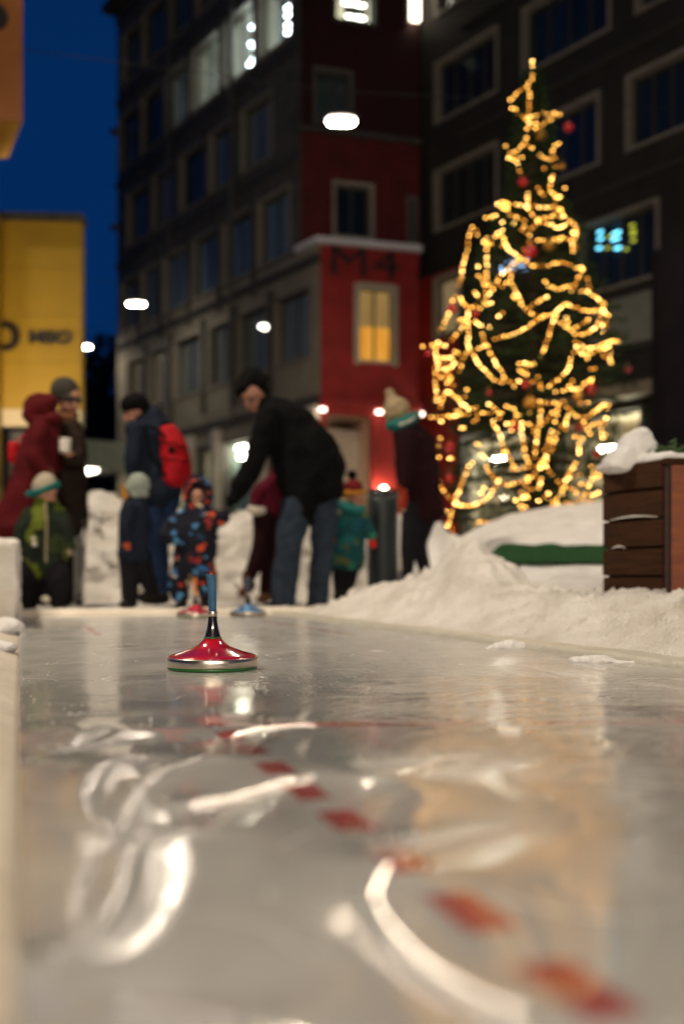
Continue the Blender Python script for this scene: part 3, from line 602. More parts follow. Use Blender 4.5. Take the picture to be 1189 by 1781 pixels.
    def arcs(cx, cy, f1, f2, seed):
        dx = M('SUBTRACT', X, cx); dy = M('SUBTRACT', Y, cy); rad = M('SQRT', M('ADD', M('MULTIPLY', dx, dx), M('MULTIPLY', dy, dy))); ang = M('ARCTAN2', dy, dx)
        cb = n.new('ShaderNodeCombineXYZ'); l.new(M('MULTIPLY', M('ADD', rad, M('MULTIPLY', M('SUBTRACT', big, .5), .35)), f1), cb.inputs[0]); l.new(M('MULTIPLY', ang, f2), cb.inputs[1]); cb.inputs[2].default_value = seed
        x = n.new('ShaderNodeTexNoise'); x.inputs['Scale'].default_value = 1.; x.inputs['Detail'].default_value = 3; x.inputs['Roughness'].default_value = .6; l.new(cb.outputs[0], x.inputs['Vector']); return x.outputs['Fac']
    a1 = arcs(1.5, .2, 38., 2.2, 0.); a2 = arcs(-.9, 2.6, 33., 2.0, 5.); sel = ss(noise(1.3, 2, loc=(9, 2, 4)), .44, .56)
    fil = M('ADD', M('MULTIPLY', a1, sel), M('MULTIPLY', a2, M('SUBTRACT', 1., sel)))
    wn = n.new('ShaderNodeAttribute'); wn.attribute_name = 'wave_normal'; bpf = n.new('ShaderNodeBump'); l.new(wn.outputs['Vector'], bpf.inputs['Normal']); l.new(M('ADD', M('MULTIPLY', ss(lat, .42, .75), .9), .08), bpf.inputs['Strength']); bpf.inputs['Distance'].default_value = FIL; l.new(fil, bpf.inputs['Height'])
    bp = n.new('ShaderNodeBump'); l.new(bpf.outputs[0], bp.inputs['Normal']); bp.inputs['Strength'].default_value = .35; bp.inputs['Distance'].default_value = .004
    hgt = M('ADD', M('MULTIPLY', noise(14, 4, (.6, 1, 1), 1.), .5), M('ADD', M('MULTIPLY', crumb, .8), M('MULTIPLY', noise(60, 3), .06)))
    l.new(hgt, bp.inputs['Height']); l.new(bp.outputs[0], b.inputs['Normal']); l.new(bp.outputs[0], b.inputs['Coat Normal'])
    l.new(M('MULTIPLY', M('SUBTRACT', 1., far), .7), b.inputs['Coat Weight']); b.inputs['Coat Roughness'].default_value = .09; b.inputs['Coat IOR'].default_value = 1.65
    return m
ICE_R0, ICE_R1, FIL = .05, .08, .0045
# surface waves of the melting ice: a smooth height field whose slopes turn the lamps' light towards the low camera along the meltwater ridges
streaks = [  # (lamp, half width px, polyline in photo pixels)
 (1, 5, [(70, 1670), (120, 1650), (165, 1615), (200, 1570), (214, 1530), (220, 1490), (240, 1465), (290, 1449), (345, 1442)]),
 (2, 8, [(215, 1317), (170, 1332), (148, 1365), (148, 1398), (165, 1425), (205, 1440)]),
 (2, 9, [(236, 1368), (220, 1400), (200, 1432)]),
 (1, 6, [(265, 1360), (285, 1340), (330, 1325), (360, 1318)]),
 (2, 5, [(100, 1303), (146, 1296), (190, 1286), (226, 1269)]),
 (2, 4, [(118, 1258), (142, 1272), (118, 1296)]),
 (0, 5, [(330, 1399), (400, 1386), (450, 1372), (512, 1353)]),
 (0, 4, [(405, 1279), (440, 1270), (490, 1262), (540, 1260)]),
 (3, 6, [(680, 1347), (720, 1338), (770, 1323), (840, 1313)]),
 (3, 8, [(865, 1440), (800, 1458), (735, 1480), (690, 1503)]),
 (0, 9, [(680, 1508), (652, 1548), (668, 1592), (705, 1640), (765, 1690), (840, 1732), (930, 1765)]),
 (1, 6, [(200, 1752), (300, 1764), (420, 1778)]),
]
def ice_mesh():
    dl = .006; lats = np.arange(0, .96, dl); a1 = np.arange(.45, 2.1, dl); nl, na = len(lats), len(a1)
    wgt = np.full((na, nl), 0.0); best = np.full((na, nl), 9.); gx = np.zeros((na, nl)); gy = np.zeros((na, nl))
    AL, LT = np.meshgrid(a1, lats, indexing='ij'); PX = RV.x*LT+LV.x*AL; PYc = RV.y*LT+LV.y*AL
    for li, hw, pl in streaks:
        Q = np.array((tuple(PR.M @ Vector((PR.s_at(842), -.45, PR.z_at(842, 797)))) if li == 3 else LAMPS[li][0])); pts = crom([(a, b, 0) for a, b in pl], 12)
        for p in resample(pts, 2.0):
            Y = H*K/(p.y-HY); X = (p.x-CX)/K*Y; r = hw/K*Y*.8+.004
            i0 = int((-math.sin(TH)*X+math.cos(TH)*Y-.45)/dl); j0 = int((math.cos(TH)*X+math.sin(TH)*Y)/dl)
            rr = int(r*4/dl)+2; sl = (slice(max(0, i0-rr), max(0, i0+rr+1)), slice(max(0, j0-rr), max(0, j0+rr+1)))
            if PX[sl].size == 0: continue
            d2 = (PX[sl]-X)**2+((PYc[sl]-Y)*.75)**2; wgt[sl] = np.maximum(wgt[sl], np.exp(-d2/(1.7*r)**2))
            msk = d2 < best[sl]; best[sl] = np.minimum(best[sl], d2)
            pp = np.stack([PX[sl], PYc[sl], np.zeros_like(PX[sl])], -1)
            v = np.array([0, 0, H])-pp; v /= np.linalg.norm(v, axis=-1, keepdims=True); q = Q-pp; q /= np.linalg.norm(q, axis=-1, keepdims=True); h = v+q
            kap = .10/r; sx, sy = -h[..., 0]/h[..., 2]-kap*(PX[sl]-X), -h[..., 1]/h[..., 2]-kap*.5*(PYc[sl]-Y)
            gx[sl] = np.where(msk, RV.x*sx+RV.y*sy, gx[sl]); gy[sl] = np.where(msk, LV.x*sx+LV.y*sy, gy[sl])
    Wt = 2000*wgt**2
    def Dx(h): return (h[:, 1:]-h[:, :-1])/dl
    def Dy(h): return (h[1:]-h[:-1])/dl
    Wx = (Wt[:, 1:]+Wt[:, :-1])/2; Wy = (Wt[1:]+Wt[:-1])/2
    def DxT(f): o = np.zeros((na, nl)); o[:, 1:] += f; o[:, :-1] -= f; return o/dl
    def DyT(f): o = np.zeros((na, nl)); o[1:] += f; o[:-1] -= f; return o/dl
    def Lap(h): o = np.zeros_like(h); o[1:-1, 1:-1] = (h[2:, 1:-1]+h[:-2, 1:-1]+h[1:-1, 2:]+h[1:-1, :-2]-4*h[1:-1, 1:-1])/dl**2; return o
    def LapT(f): f = f.copy(); f[0] = f[-1] = 0; f[:, 0] = f[:, -1] = 0; o = np.zeros_like(f); c = f[1:-1, 1:-1]; o[2:, 1:-1] += c; o[:-2, 1:-1] += c; o[1:-1, 2:] += c; o[1:-1, :-2] += c; o[1:-1, 1:-1] -= 4*c; return o/dl**2
    lam, mu, eps = 5.0, 1e-4, 60.
    def A(h): return DxT((Wx+lam)*Dx(h))+DyT((Wy+lam)*Dy(h))+mu*LapT(Lap(h))+eps*h
    gxm = (gx[:, 1:]+gx[:, :-1])/2; gym = (gy[1:]+gy[:-1])/2
    rhs = DxT(Wx*gxm)+DyT(Wy*gym); h = np.zeros((na, nl)); r = rhs-A(h)
    dg = 4*(Wt+lam)/dl**2+20*mu/dl**4+eps; z = r/dg; p = z.copy(); rz = (r*z).sum()
    for it in range(700):
        Ap = A(p); al_ = rz/(p*Ap).sum(); h += al_*p; r -= al_*Ap; z = r/dg; rn = (r*z).sum()
        if rn < 1e-10*abs(rhs).max(): break
        p = z+rn/rz*p; rz = rn
    fade = np.clip((2.08-AL)/.25, 0, 1)*np.clip((.95-LT)/.25, 0, 1); fade = fade*fade*(3-2*fade); h = h*fade
    print('ICE height range', h.min(), h.max())
    more = np.arange(lats[-1]+.02, 1.96, .02); lats = np.concatenate([lats, more]); h = np.hstack([h, np.zeros((na, len(more)))]); nl = len(lats)
    a2 = np.arange(2.1, 8.02, .02); aa = np.concatenate([np.arange(-.6, .45, .03), a1, a2]); Z = np.zeros((len(aa), nl)); n0 = len(np.arange(-.6, .45, .03)); Z[n0:n0+na] = h
    Z[:n0] = h[0]*np.linspace(0, 1, n0)[:, None]
    # gentle low waves everywhere
    A2, L2 = np.meshgrid(aa, lats, indexing='ij')
    Z += .0006*np.sin(A2*5.1+2*np.sin(L2*3.))+.0004*np.sin(L2*7+A2*2.3)+.0003*np.sin(A2*17+3*np.sin(L2*5))
    gl = np.gradient(Z, lats, axis=1); ga = np.gradient(Z, aa, axis=0)
    NN = np.stack([-(RV.x*gl+LV.x*ga), -(RV.y*gl+LV.y*ga), np.ones_like(Z)], -1); NN /= np.linalg.norm(NN, axis=-1, keepdims=True); Z = Z*.12
    co = np.stack([RV.x*L2+LV.x*A2, RV.y*L2+LV.y*A2, Z], -1).reshape(-1, 3)
    n1, n2 = A2.shape; idx = np.arange(n1*n2).reshape(n1, n2)
    f = np.stack([idx[:-1, :-1], idx[:-1, 1:], idx[1:, 1:], idx[1:, :-1]], -1).reshape(-1, 4)
    me = bpy.data.meshes.new('ice'); me.vertices.add(len(co)); me.vertices.foreach_set('co', co.ravel())
    me.loops.add(f.size); me.loops.foreach_set('vertex_index', f.ravel()); me.polygons.add(len(f))
    me.polygons.foreach_set('loop_start', np.arange(0, f.size, 4)); me.polygons.foreach_set('loop_total', np.full(len(f), 4)); me.update(); me.validate()
    at = me.attributes.new('wave_normal', 'FLOAT_VECTOR', 'POINT'); at.data.foreach_set('vector', NN.reshape(-1, 3).ravel().astype(np.float32))
    return me
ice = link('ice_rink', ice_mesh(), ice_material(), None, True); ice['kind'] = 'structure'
SNOW = mat('snow', (.80, .79, .77), .8, (.70, .68, .65), 5, .7, 45)
SNOWD = mat('snow_dirty', (.78, .75, .70), .8, (.62, .58, .51), 4, 1., 55)
def fract(p, s, o=4): return mnoise.fractal(Vector(p)*s, .9, 2.1, o)
def ridged(p, s): return sum((1-abs(mnoise.noise(Vector(p)*s*2**k)*2))*.5**k for k in range(3))-1.2
def hgrid(name, us, vs, fn, m, parent=None, skirt=None):
    bm = bmesh.new(); R = [[bm.verts.new(fn(u, v)) for u in us] for v in vs]
    for a, b in zip(R, R[1:]):
        for i in range(len(us)-1): bm.faces.new((a[i], a[i+1], b[i+1], b[i]))
    return obj(name, bm, m, parent, True)
def lin_(a, b, s): n = max(2, int((b-a)/s)+1); return [a+(b-a)*i/(n-1) for i in range(n)]
# borders: low smooth snow covered edging
def border(lat0, lat1, a0, a1, h, label, rough=.004, seed=0):
    def fn(u, v):
        e = min((u)/.12, (1-u)/.12, 1); p = LP(lat0+(lat1-lat0)*u, v)
        p.z = -.02+(h+.02)*min(1, e*1.0+ (0 if e > 0 else 0)) + fract((p.x+seed, p.y, 0), 9)*rough*e+fract((p.x+seed, p.y, 5), 2)*rough*1.5*e; return p
    o = hgrid('rink_border', [0, .01, .04, .08, .12, .2, .3, .4, .5, .6, .7, .8, .88, .92, .96, .99, 1], lin_(a0, a1, .02), fn, BORD)
    return tag(o, label, 'border', 'low borders around the ice')
BORD = mat('border_ice', (.60, .58, .49), .38, (.52, .49, .40), 5, .3, 30)
BORDL = mat('border_snow', (.74, .67, .56), .5, (.60, .53, .42), 4, .35, 25)
b_ = border(1.95, 2.12, -.6, 8.0, .022, 'smooth pale border between the ice and the right snow bank', .003)
b_ = border(-.9, .0, -.6, 8.0, .03, 'broad snow covered border along the left edge of the ice', .010, 4); b_.data.materials[0] = BORDL
def fb(u, v):
    p = LP(-.3+(2.6)*v, 7.97+.22*u); e = min(u/.15, (1-u)/.15, 1); p.z = -.02+.07*e+fract((p.x, p.y, 2), 7)*.008*e; return p
tag(hgrid('rink_border', [0, .03, .08, .15, .3, .5, .7, .85, .92, .97, 1], lin_(0, 1, .012), fb, BORDL), 'rounded border closing the far end of the ice in front of the skaters', 'border', 'low borders around the ice')
# snow standing place behind the lane
def fg(u, v):
    p = Vector((u, v, 0)); p.z = .045+fract((u, v, 1), 3)*.02+fract((u, v, 7), 14)*.012; 
    al = p.dot(LV)
    if al < 8.12 and p.dot(RV) > -.5 and p.dot(RV) < 2.1: p.z = -.035
    if p.dot(RV) >= 2.1 and al < 8: p.z = -.02
    if p.dot(RV) <= -.5 and al < 8.12: p.z = .0
    return p
hgrid('trodden_snow', lin_(-7, 5, .06), lin_(5.5, 12.5, .06), fg, SNOWG)['kind'] = 'structure'
# right bank
def fbank(lat, al):
    p = LP(lat, al); q = (p.x, p.y, 0)
    t = max(0, min(1, (lat-2.06)/.55)); t = t*t*(3-2*t)
    base = .20+.05*mnoise.noise(Vector((al*.8, lat*.7, 3)))
    if al > 5.0: base += min(.04, (al-5.0)*.03)
    back = max(0, min(1, (lat-3.2)/1.2)); base = base*(1-.35*back)
    pk = math.exp(-(((p.x-.83)/.19)**2+((p.y-6.5)/.55)**2))*.30+math.exp(-(((p.x-.62)/.25)**2+((p.y-6.6)/.5)**2))*.03+math.exp(-(((p.x-1.03)/.16)**2+((p.y-6.2)/.3)**2))*.07
    end = max(0, min(1, (8.0-al)/.9)) if lat < 3.4 else 1
    st = max(0, min(1, (lat-2.02)/.12))
    cl = ridged(q, 4)*.030+ridged(q, 9)*.026+ridged(q, 21)*.016+fract(q, 48, 3)*.012
    if t > .05:
        dv = mnoise.voronoi(Vector((q[0]*7.5, q[1]*7.5, 0)))[0]; cl += max(0, .42-dv[0])*.22*(.4+mnoise.noise(Vector((q[0]*2, q[1]*2, 4)))*1.4); dv = mnoise.voronoi(Vector((q[0]*17, q[1]*17, 3)))[0]; cl += max(0, .4-dv[0])*.07
    p.z = -.01+(base+pk)*t*(.25+.75*end)+st*cl*(.35+.65*t)+st*.02
    p += LV*fract((q[0], q[1], 9), 6)*.03*t
    return p
bank = hgrid('snow_bank', lin_(2.02, 5.2, .02), lin_(-.2, 9.0, .024), fbank, SNOWD); tag(bank, 'long lumpy bank of shovelled snow along the right side of the ice', 'snow bank')
# mound under the tree
def crest(px):
    X = [560, 690, 705, 722, 745, 762, 778, 800, 830, 880, 960, 1045, 1120, 1400]; Z = [1010, 1000, 975, 925, 892, 896, 925, 935, 915, 893, 880, 868, 862, 860]
    return float(np.interp(px, X, Z))
def fm(u, Y):
    k = u; px = CX+k*K; zc = H+(HY-crest(px))/K*10.2
    w_ = min(1, max(0, (px-800)/50)); w_ = w_*w_*(3-2*w_)
    prof = [(7.6, .04), (8.1, .22), (8.74, .40), (8.86, .43), (8.93, .56), (9.3, max(.62, zc*.72)), (10.2, zc), (12.8, zc*.92), (13.6, .1)]
    z1 = float(np.interp(Y, [a for a, b in prof], [b for a, b in prof]))
    prof2 = [(7.6, .04), (8.6, .10), (9.2, .3*zc), (10.0, zc*.97), (10.3, zc), (12.5, zc*.8), (13.6, .1)]
    z2 = float(np.interp(Y, [a for a, b in prof2], [b for a, b in prof2])); z = z2*(1-w_)+z1*w_
    e = min(1, max(0, (px-560)/120)); q = (k*Y, Y, 0)
    return Vector((k*Y, Y, z*e+ridged(q, 2.2)*.022*e+fract(q, 10)*.012*e))
md = hgrid('snow_mound', lin_(-.02, .46, .0035), [7.6+.05*i for i in range(121)], fm, SNOW); tag(md, 'broad smooth mound of clean snow around the foot of the Christmas tree', 'snow mound')
TURF = mat('artificial_turf', (.014, .085, .018), .9, (.008, .05, .012), 30, 1., 120)
def ft(u, v):
    k = .146+(.40-.146)*u; Y = 8.80; e = max(0, min(1, u/.06)); h0, h1 = .415-.0, .415+.155*e
    z = h0+(h1-h0)*v; Y += -.02+.09*v+.012*mnoise.noise(Vector((k*90, v*3, 0)))
    return Vector((k*Y, Y, z+.008*mnoise.noise(Vector((k*60, 2, 0)))))
tf = hgrid('turf_edging', lin_(0, 1, .006), lin_(0, 1, .08), ft, TURF)
sm_ = tf.modifiers.new('solid', 'SOLIDIFY'); sm_.thickness = .05; sm_.offset = 1
tag(tf, 'dark green artificial turf strip showing between two layers of snow', 'turf edging')
# snow wall behind the people
bm = bmesh.new(); wy = [(125, 985), (130, 880), (140, 860), (165, 855), (190, 860), (204, 872), (225, 884), (300, 880), (345, 893), (400, 893), (430, 884), (480, 886), (560, 890), (640, 890), (700, 895), (740, 888), (765, 905), (780, 960)]
xs_ = lin_(126, 778, 7); Fr, Bk = [], []
for i, px in enumerate(xs_):
    y = float(np.interp(px, [a for a, b in wy], [b for a, b in wy])); zt = H+(HY-y)/K*10.9
    row = [Vector(((px-CX)/K*10.9, Y_, z_)) for Y_, z_ in ((10.55, 0), (10.68, zt*.45), (10.82, zt*.88), (10.95, zt), (11.5, zt*1.0), (11.8, zt*.7), (12.0, 0))]
    Fr.append([bm.verts.new(v) for v in row])
for a, b in zip(Fr, Fr[1:]):
    for i in range(6): bm.faces.new((a[i], b[i], b[i+1], a[i+1]))
    bm.faces.new((a[6], b[6], b[0], a[0]))
bm.faces.new(Fr[0]); bm.faces.new(Fr[-1][::-1]); bmesh.ops.recalc_face_normals(bm, faces=bm.faces)
sw = soften(obj('snow_wall', bm, SNOWD), .03, 3, .10, 3.0, 2); tag(sw, 'chest high wall of piled snow behind the row of people', 'snow wall')
for v in sw.data.vertices: v.co += v.normal*(ridged(v.co, 4)*.03+ridged(v.co, 11)*.008)
# snow block at the left edge
bm = bmesh.new(); 
c0 = [LP(-.012, 6.1), LP(-1.1, 6.1), LP(-1.1, 8.2), LP(-.012, 8.2)]
zt = [.50, .55, .60, .585]
lo = [bm.verts.new(v) for v in c0]; hi = [bm.verts.new(v+Vector((0, 0, z))) for v, z in zip(c0, zt)]
bm.faces.new(lo[::-1]); bm.faces.new(hi)
for i in range(4): bm.faces.new((lo[i], lo[(i+1) % 4], hi[(i+1) % 4], hi[i]))
bmesh.ops.recalc_face_normals(bm, faces=bm.faces)
sb_ = soften(obj('snow_block', bm, SNOWD), .025, 2, .035, 6, 5); tag(sb_, 'squared block of packed snow at the left edge beside the crouching child', 'snow block')
# loose clumps
def clump(name, c, parts, label, group=None, m=SNOW, vox=.012):
    bm = bmesh.new(); c = Vector(c)
    for dx, dy, dz, rx, ry, rz in parts: ell(bm, (dx, dy, dz), (rx, ry, rz))
    o = soften(obj(name, bm, m), vox, 2, .009, 16, c.x*7); o.location = c; return tag(o, label, 'snow clump', group)
def gp(px, py, z=0): Y = (H-z)*K/(py-HY); return Vector(((px-CX)/K*Y, Y, z))
clump('snow_clump', gp(884, 1128), [(0, 0, .01, .035, .04, .025), (-.05, .02, .005, .03, .03, .018), (.05, 0, .01, .03, .03, .02), (-.09, .0, 0, .015, .015, .012)], 'small clump of snow on the ice by the border, farther of the two')
clump('snow_clump', gp(1040, 1152), [(0, 0, .008, .05, .04, .02), (-.07, .02, .005, .035, .03, .015), (.07, -.01, .0, .03, .03, .012), (.12, .0, 0, .015, .02, .01)], 'flat broken clump of snow on the ice at right, nearer of the two')
clump('snow_clump', LP(-.07, 3.75, .012), [(-.10, 0, .0, .08, .20, .028), (-.14, .25, .0, .10, .22, .034), (-.2, -.2, .0, .1, .2, .025)], 'rounded lump of snow on the left border, nearest the camera', 'lumps on the left border')
clump('snow_clump', LP(-.09, 5.2, .015), [(-.08, 0, .0, .09, .3, .045), (-.12, .35, .0, .11, .25, .065), (-.25, 0, .01, .14, .3, .05)], 'larger lump of snow on the left border before the snow block', 'lumps on the left border')
# crumbs of ice
bm = bmesh.new(); rng = random.Random(3)
for i in range(40):
    al = rng.uniform(1.7, 3.6); lt = abs(rng.gauss(0, .10))+.008
    if lt > .4 or abs(al-2.5) > .9*rng.random()+.25: continue
    r = rng.uniform(.0008, .002); c = LP(lt, al, r*.5); bmesh.ops.create_icosphere(bm, subdivisions=1, radius=r, matrix=Matrix.Translation(c) @ Euler((rng.random()*3, rng.random()*3, 0)).to_matrix().to_4x4() @ Matrix.Diagonal((1, 1.4, .7, 1)))
o = obj('ice_crumbs', bm, mat('crumb_ice', (.7, .69, .66), .7, spec=.2)); tag(o, 'scattered glinting crumbs of scraped ice beside the left border', 'ice crumbs', kind='stuff')
# ================================================================ ice stocks
STEEL = mat('brushed_steel', (.62, .56, .47), .28, (.5, .45, .37), 30, metal=1., stretch=(1, 1, 12))
def plastic(name, c, c2=None): return mat(name, c, .18, c2, 14, coat=1.)
def ice_stock(loc, label, dome, ring, neck, handle, rz=0, lean=-.05, collar=STEEL):
    t = empty('ice_stock', loc, label, 'ice stock', 'ice stocks on the rink', rz)
    bm = bmesh.new(); lathe(bm, [(.128, 0), (.1375, .001), (.1395, .004), (.1395, .0085), (.137, .0095)], seg=96); obj('sole', bm, ring, t, True)
    bm = bmesh.new(); lathe(bm, [(.137, .0096), (.1415, .0098), (.142, .0105), (.142, .0355), (.1405, .0375), (.136, .0385)], seg=96); o = obj('band', bm, STEEL, t, True)
    bm = bmesh.new(); lathe(bm, [(.1375, .0375), (.138, .0395), (.134, .0425), (.122, .0465), (.105, .0515), (.086, .0575), (.067, .064), (.051, .071), (.041, .079), (.034, .086), (.0285, .0925), (.0275, .0945)], seg=96); obj('dome', bm, dome, t, True)
    bm = bmesh.new(); lathe(bm, [(.0275, .0946), (.0282, .0955), (.0282, .0980), (.0270, .0988)], seg=48); obj('neck_ring', bm, ring, t, True)
    bm = bmesh.new(); lathe(bm, [(.0262, .0989), (.0255, .102), (.022, .112), (.0185, .126), (.0158, .142), (.0142, .156), (.0138, .1635)], seg=48); obj('neck', bm, neck, t, True)
    bm = bmesh.new(); lathe(bm, [(.0145, .1637), (.0152, .165), (.0152, .178), (.0145, .1795)], seg=48); obj('collar', bm, collar, t, True)
    bm = bmesh.new(); pr = [(0, .1797, .0122), (-.0005, .19, .0125), (-.001, .21, .0128), (-.0018, .235, .0133), (-.003, .26, .0142), (-.0045, .28, .0155), (-.0055, .290, .0163), (-.0058, .2945, .0158)]
    R = []
    for x, z, r in pr: R.append([bm.verts.new((x+r*math.cos(a), r*.85*math.sin(a), z+(x*0-.12*r*math.cos(a) if z > .27 else 0)*(1 if z > .28 else .4))) for a in [2*PI*i/28 for i in range(28)]])
    for A_, B_ in zip(R, R[1:]):
        for i in range(28): bm.faces.new((A_[i], A_[(i+1) % 28], B_[(i+1) % 28], B_[i]))
    bm.faces.new(R[0][::-1]); bm.faces.new(R[-1])
    h = obj('handle', bm, handle, t, True)
    bm = bmesh.new(); bmesh.ops.create_cone(bm, cap_ends=True, segments=20, radius1=.006, radius2=.005, depth=.003, matrix=Matrix.Translation((-.0058, 0, .2965))); obj('end_cap', bm, STEEL, h)
    return t
GREEN = mat('rubber_green', (.015, .11, .02), .35); BLKP = plastic('plastic_black', (.012, .012, .012))
REDP = plastic('lacquer_red', (.50, .008, .02), (.30, .006, .04)); BLUH = mat('handle_blue', (.015, .075, .16), .5, (.02, .10, .20), 60, .4, 200)
BLUP = plastic('lacquer_blue', (.06, .20, .45), (.12, .28, .5)); ORG2 = mat('ring_orange', (.6, .16, .01), .4)
st = gp(370, 1163); ice_stock(st, 'red ice stock with steel band and tall blue handle, alone on the near ice', REDP, GREEN, BLKP, BLUH)
s2 = gp(340, 1074); ice_stock(s2, 'red ice stock at the far end by the feet of the patterned suit child', REDP, GREEN, BLKP, ORG2, .5, collar=ORG2)
s3 = gp(431, 1072); ice_stock(s3, 'blue ice stock at the far end by the bending man\'s feet', BLUP, BLKP, BLKP, BLUH, 1.2)
# ================================================================ planter, bin
WOOD = mat('planter_wood', (.055, .022, .008), .75, (.030, .012, .005), 6, .5, 20, stretch=(1, 1, 9), spec=.12)
WOODR = mat('planter_board_red', (.24, .06, .014), .55, (.16, .036, .010), 5, .4, 20, stretch=(1, 1, 7))
pl = empty('wooden_planter', (2.2, 5.9, 0), 'brown wooden plank planter heaped with snow at the right edge', 'planter')
Yn, Yf = 5.0, 5.4; pn = Vector(((1151-CX)/K*Yn, Yn, 0)); pf = Vector(((1046-CX)/K*Yf, Yf, 0)); zt = H+(HY-797)/K*Yn
PL = Plane((pn.x, pn.y), tuple((pf-pn)[:2])); LL = (pf-pn).length
bm = bmesh.new(); nb = 6; hh = zt/nb
for i in range(nb): box(bm, (0.0, -.04, i*hh+.005), (LL, -.003*(i % 2), (i+1)*hh-.005), PL.M, bev=.006)
obj('plank', bm, WOOD, pl)['label'] = 'dark brown side planks'
bm = bmesh.new(); box(bm, (-.035, -.05, 0), (-.003, -.01, zt), PL.M); liner_c = [PL.M @ Vector((.01, -.045, 0)), PL.M @ Vector((LL, -.045, 0)), PL.M @ Vector((LL, -.045, 0))+Vector((1.2, .35, 0)), PL.M @ Vector((.01, -.045, 0))+Vector((1.2, .0, 0))]
lo = [bm.verts.new(v+Vector((0, 0, .02))) for v in liner_c]; hi = [bm.verts.new(v+Vector((0, 0, zt-.05))) for v in liner_c]; bm.faces.new(lo); bm.faces.new(hi[::-1])
for i in range(4): bm.faces.new((lo[i], lo[(i+1) % 4], hi[(i+1) % 4], hi[i]))
bmesh.ops.recalc_face_normals(bm, faces=bm.faces); obj('liner', bm, mat('liner_black', (.01, .008, .008), .8), pl)
bm = bmesh.new(); x2 = (1159-CX)/K*4.98
for i in range(7): box(bm, (x2+i*.165, 4.98, -.01), (x2+i*.165+.159, 5.015, zt-.035), bev=.005)
obj('front_board', bm, WOODR, pl)['label'] = 'reddish brown upright boards'
bm = bmesh.new(); box(bm, (x2-.02, 4.965, zt-.032), (x2+1.2, 5.03, zt-.002), bev=.004); obj('top_rail', bm, WOOD, pl)
for u0, u1, z0 in ((.03, .38, 4*hh+.004), (.26, .36, 3*hh), (.08, .34, hh*1.0)):
    bm = bmesh.new(); tube(bm, [PL.M @ Vector((u0+(u1-u0)*q, .006, z0+.012*q*(1-q)*4)) for q in (0, .25, .5, .75, 1)], [.002, .004, .006, .004, .002], 8); obj('clinging_snow', bm, SNOWD, pl, True)
finish(pl)
bm = bmesh.new(); rng = random.Random(5); Yp = 5.15
for i in range(12):
    for j in range(7):
        u = i/11; c = liner_c[0].lerp(liner_c[3], u).lerp(liner_c[1].lerp(liner_c[2], u), j/6); ell(bm, (c.x+.03, c.y+.05, zt+rng.uniform(-.008, .015)), (.085, .07, .028+.01*rng.random()), sub=2)
cx_ = (1118-CX)/K*Yp
for dx, dz, rx, rz in ((0, .06, .10, .10), (-.06, .03, .09, .07), (.05, .08, .07, .07), (.02, .12, .07, .04), (-.10, .0, .08, .05)): ell(bm, (cx_+dx, Yp+.15, zt+dz*1.35-.01), (rx, .13, rz), sub=2)
sc_ = soften(obj('snow_heap', bm, SNOW), .016, 2, .02, 9, 3); tag(sc_, 'heap of snow lying on top of the wooden planter', 'snow heap')
# a sprig of green sticking out of it
bm = bmesh.new(); rng = random.Random(9)
for c, n_ in (((1140-CX)/K*Yp, 60), ((1175-CX)/K*Yp, 90)):
    def fn(r, c=c): a = r.uniform(0, 2*PI); return Vector((c+r.gauss(0, .05), Yp+.1+r.gauss(0, .04), zt+.04+abs(r.gauss(0, .02)))), Vector((math.cos(a), math.sin(a)*.5, .6)).normalized()
    crown_mesh(bm, n_, fn, .045, rng)
o = obj('green_sprig', bm, mat('sprig_green', (.05, .10, .03), .8)); tag(o, 'low green sprigs poking through the snow on the planter', 'plant')
t = empty('waste_bin', W(665, 1009, 9.75)-Vector((0, 0, H)), 'dark cylindrical waste bin standing between the teal child and the woman', 'bin')
bm = bmesh.new(); r_ = 27/K*9.75; zt2 = H+(HY-858)/K*9.75
lathe(bm, [(r_*.94, 0), (r_*.95, .02), (r_*.97, .05), (r_, zt2-.1), (r_*1.0, zt2-.03)], seg=40); obj('body', bm, mat('bin_green_black', (.012, .02, .022), .5), t, True)
bm = bmesh.new(); lathe(bm, [(r_*1.03, zt2-.032), (r_*1.05, zt2-.01), (r_*1.03, zt2+.02), (r_*.85, zt2+.035), (r_*.8, zt2+.03)], seg=40); obj('rim', bm, BLKP, t, True)
# ================================================================ people
SKIN = mat('skin', (.42, .20, .13), .55, (.36, .16, .10), 25); DARK = mat('eye_dark', (.01, .008, .008), .3); LIP = mat('lip', (.30, .08, .07), .5)
def fabric(name, c, c2=None, sc=20, b=.4, bs=60, rough=.85): return mat(name, c, rough, c2 or tuple(v*.7 for v in c), sc, b, bs, spec=.1)
BLACKJ = fabric('cloth_black', (.003, .003, .0035)); BLACKP = fabric('cloth_black_trousers', (.011, .010, .013)); NAVY = fabric('cloth_navy', (.012, .018, .032)); JEANS = fabric('denim', (.030, .042, .062), (.018, .026, .042), 14, .5, 150)
JEANSB = fabric('denim_blue', (.02, .04, .10), (.012, .025, .06), 14); BURG = fabric('wool_burgundy', (.085, .006, .008), (.06, .005, .007), 8); MAROON = fabric('cloth_maroon', (.017, .004, .006)); MAROON2 = fabric('cloth_wine', (.10, .008, .02))
BOOT = fabric('boot_dark', (.02, .015, .013), rough=.5); BROWNB = fabric('boot_brown', (.10, .045, .02)); KNITG = fabric('knit_grey', (.34, .38, .33), (.22, .26, .23), 45, .8, 90); KNITB = fabric('knit_beige', (.42, .33, .20), (.28, .20, .11), 30, .8, 80)
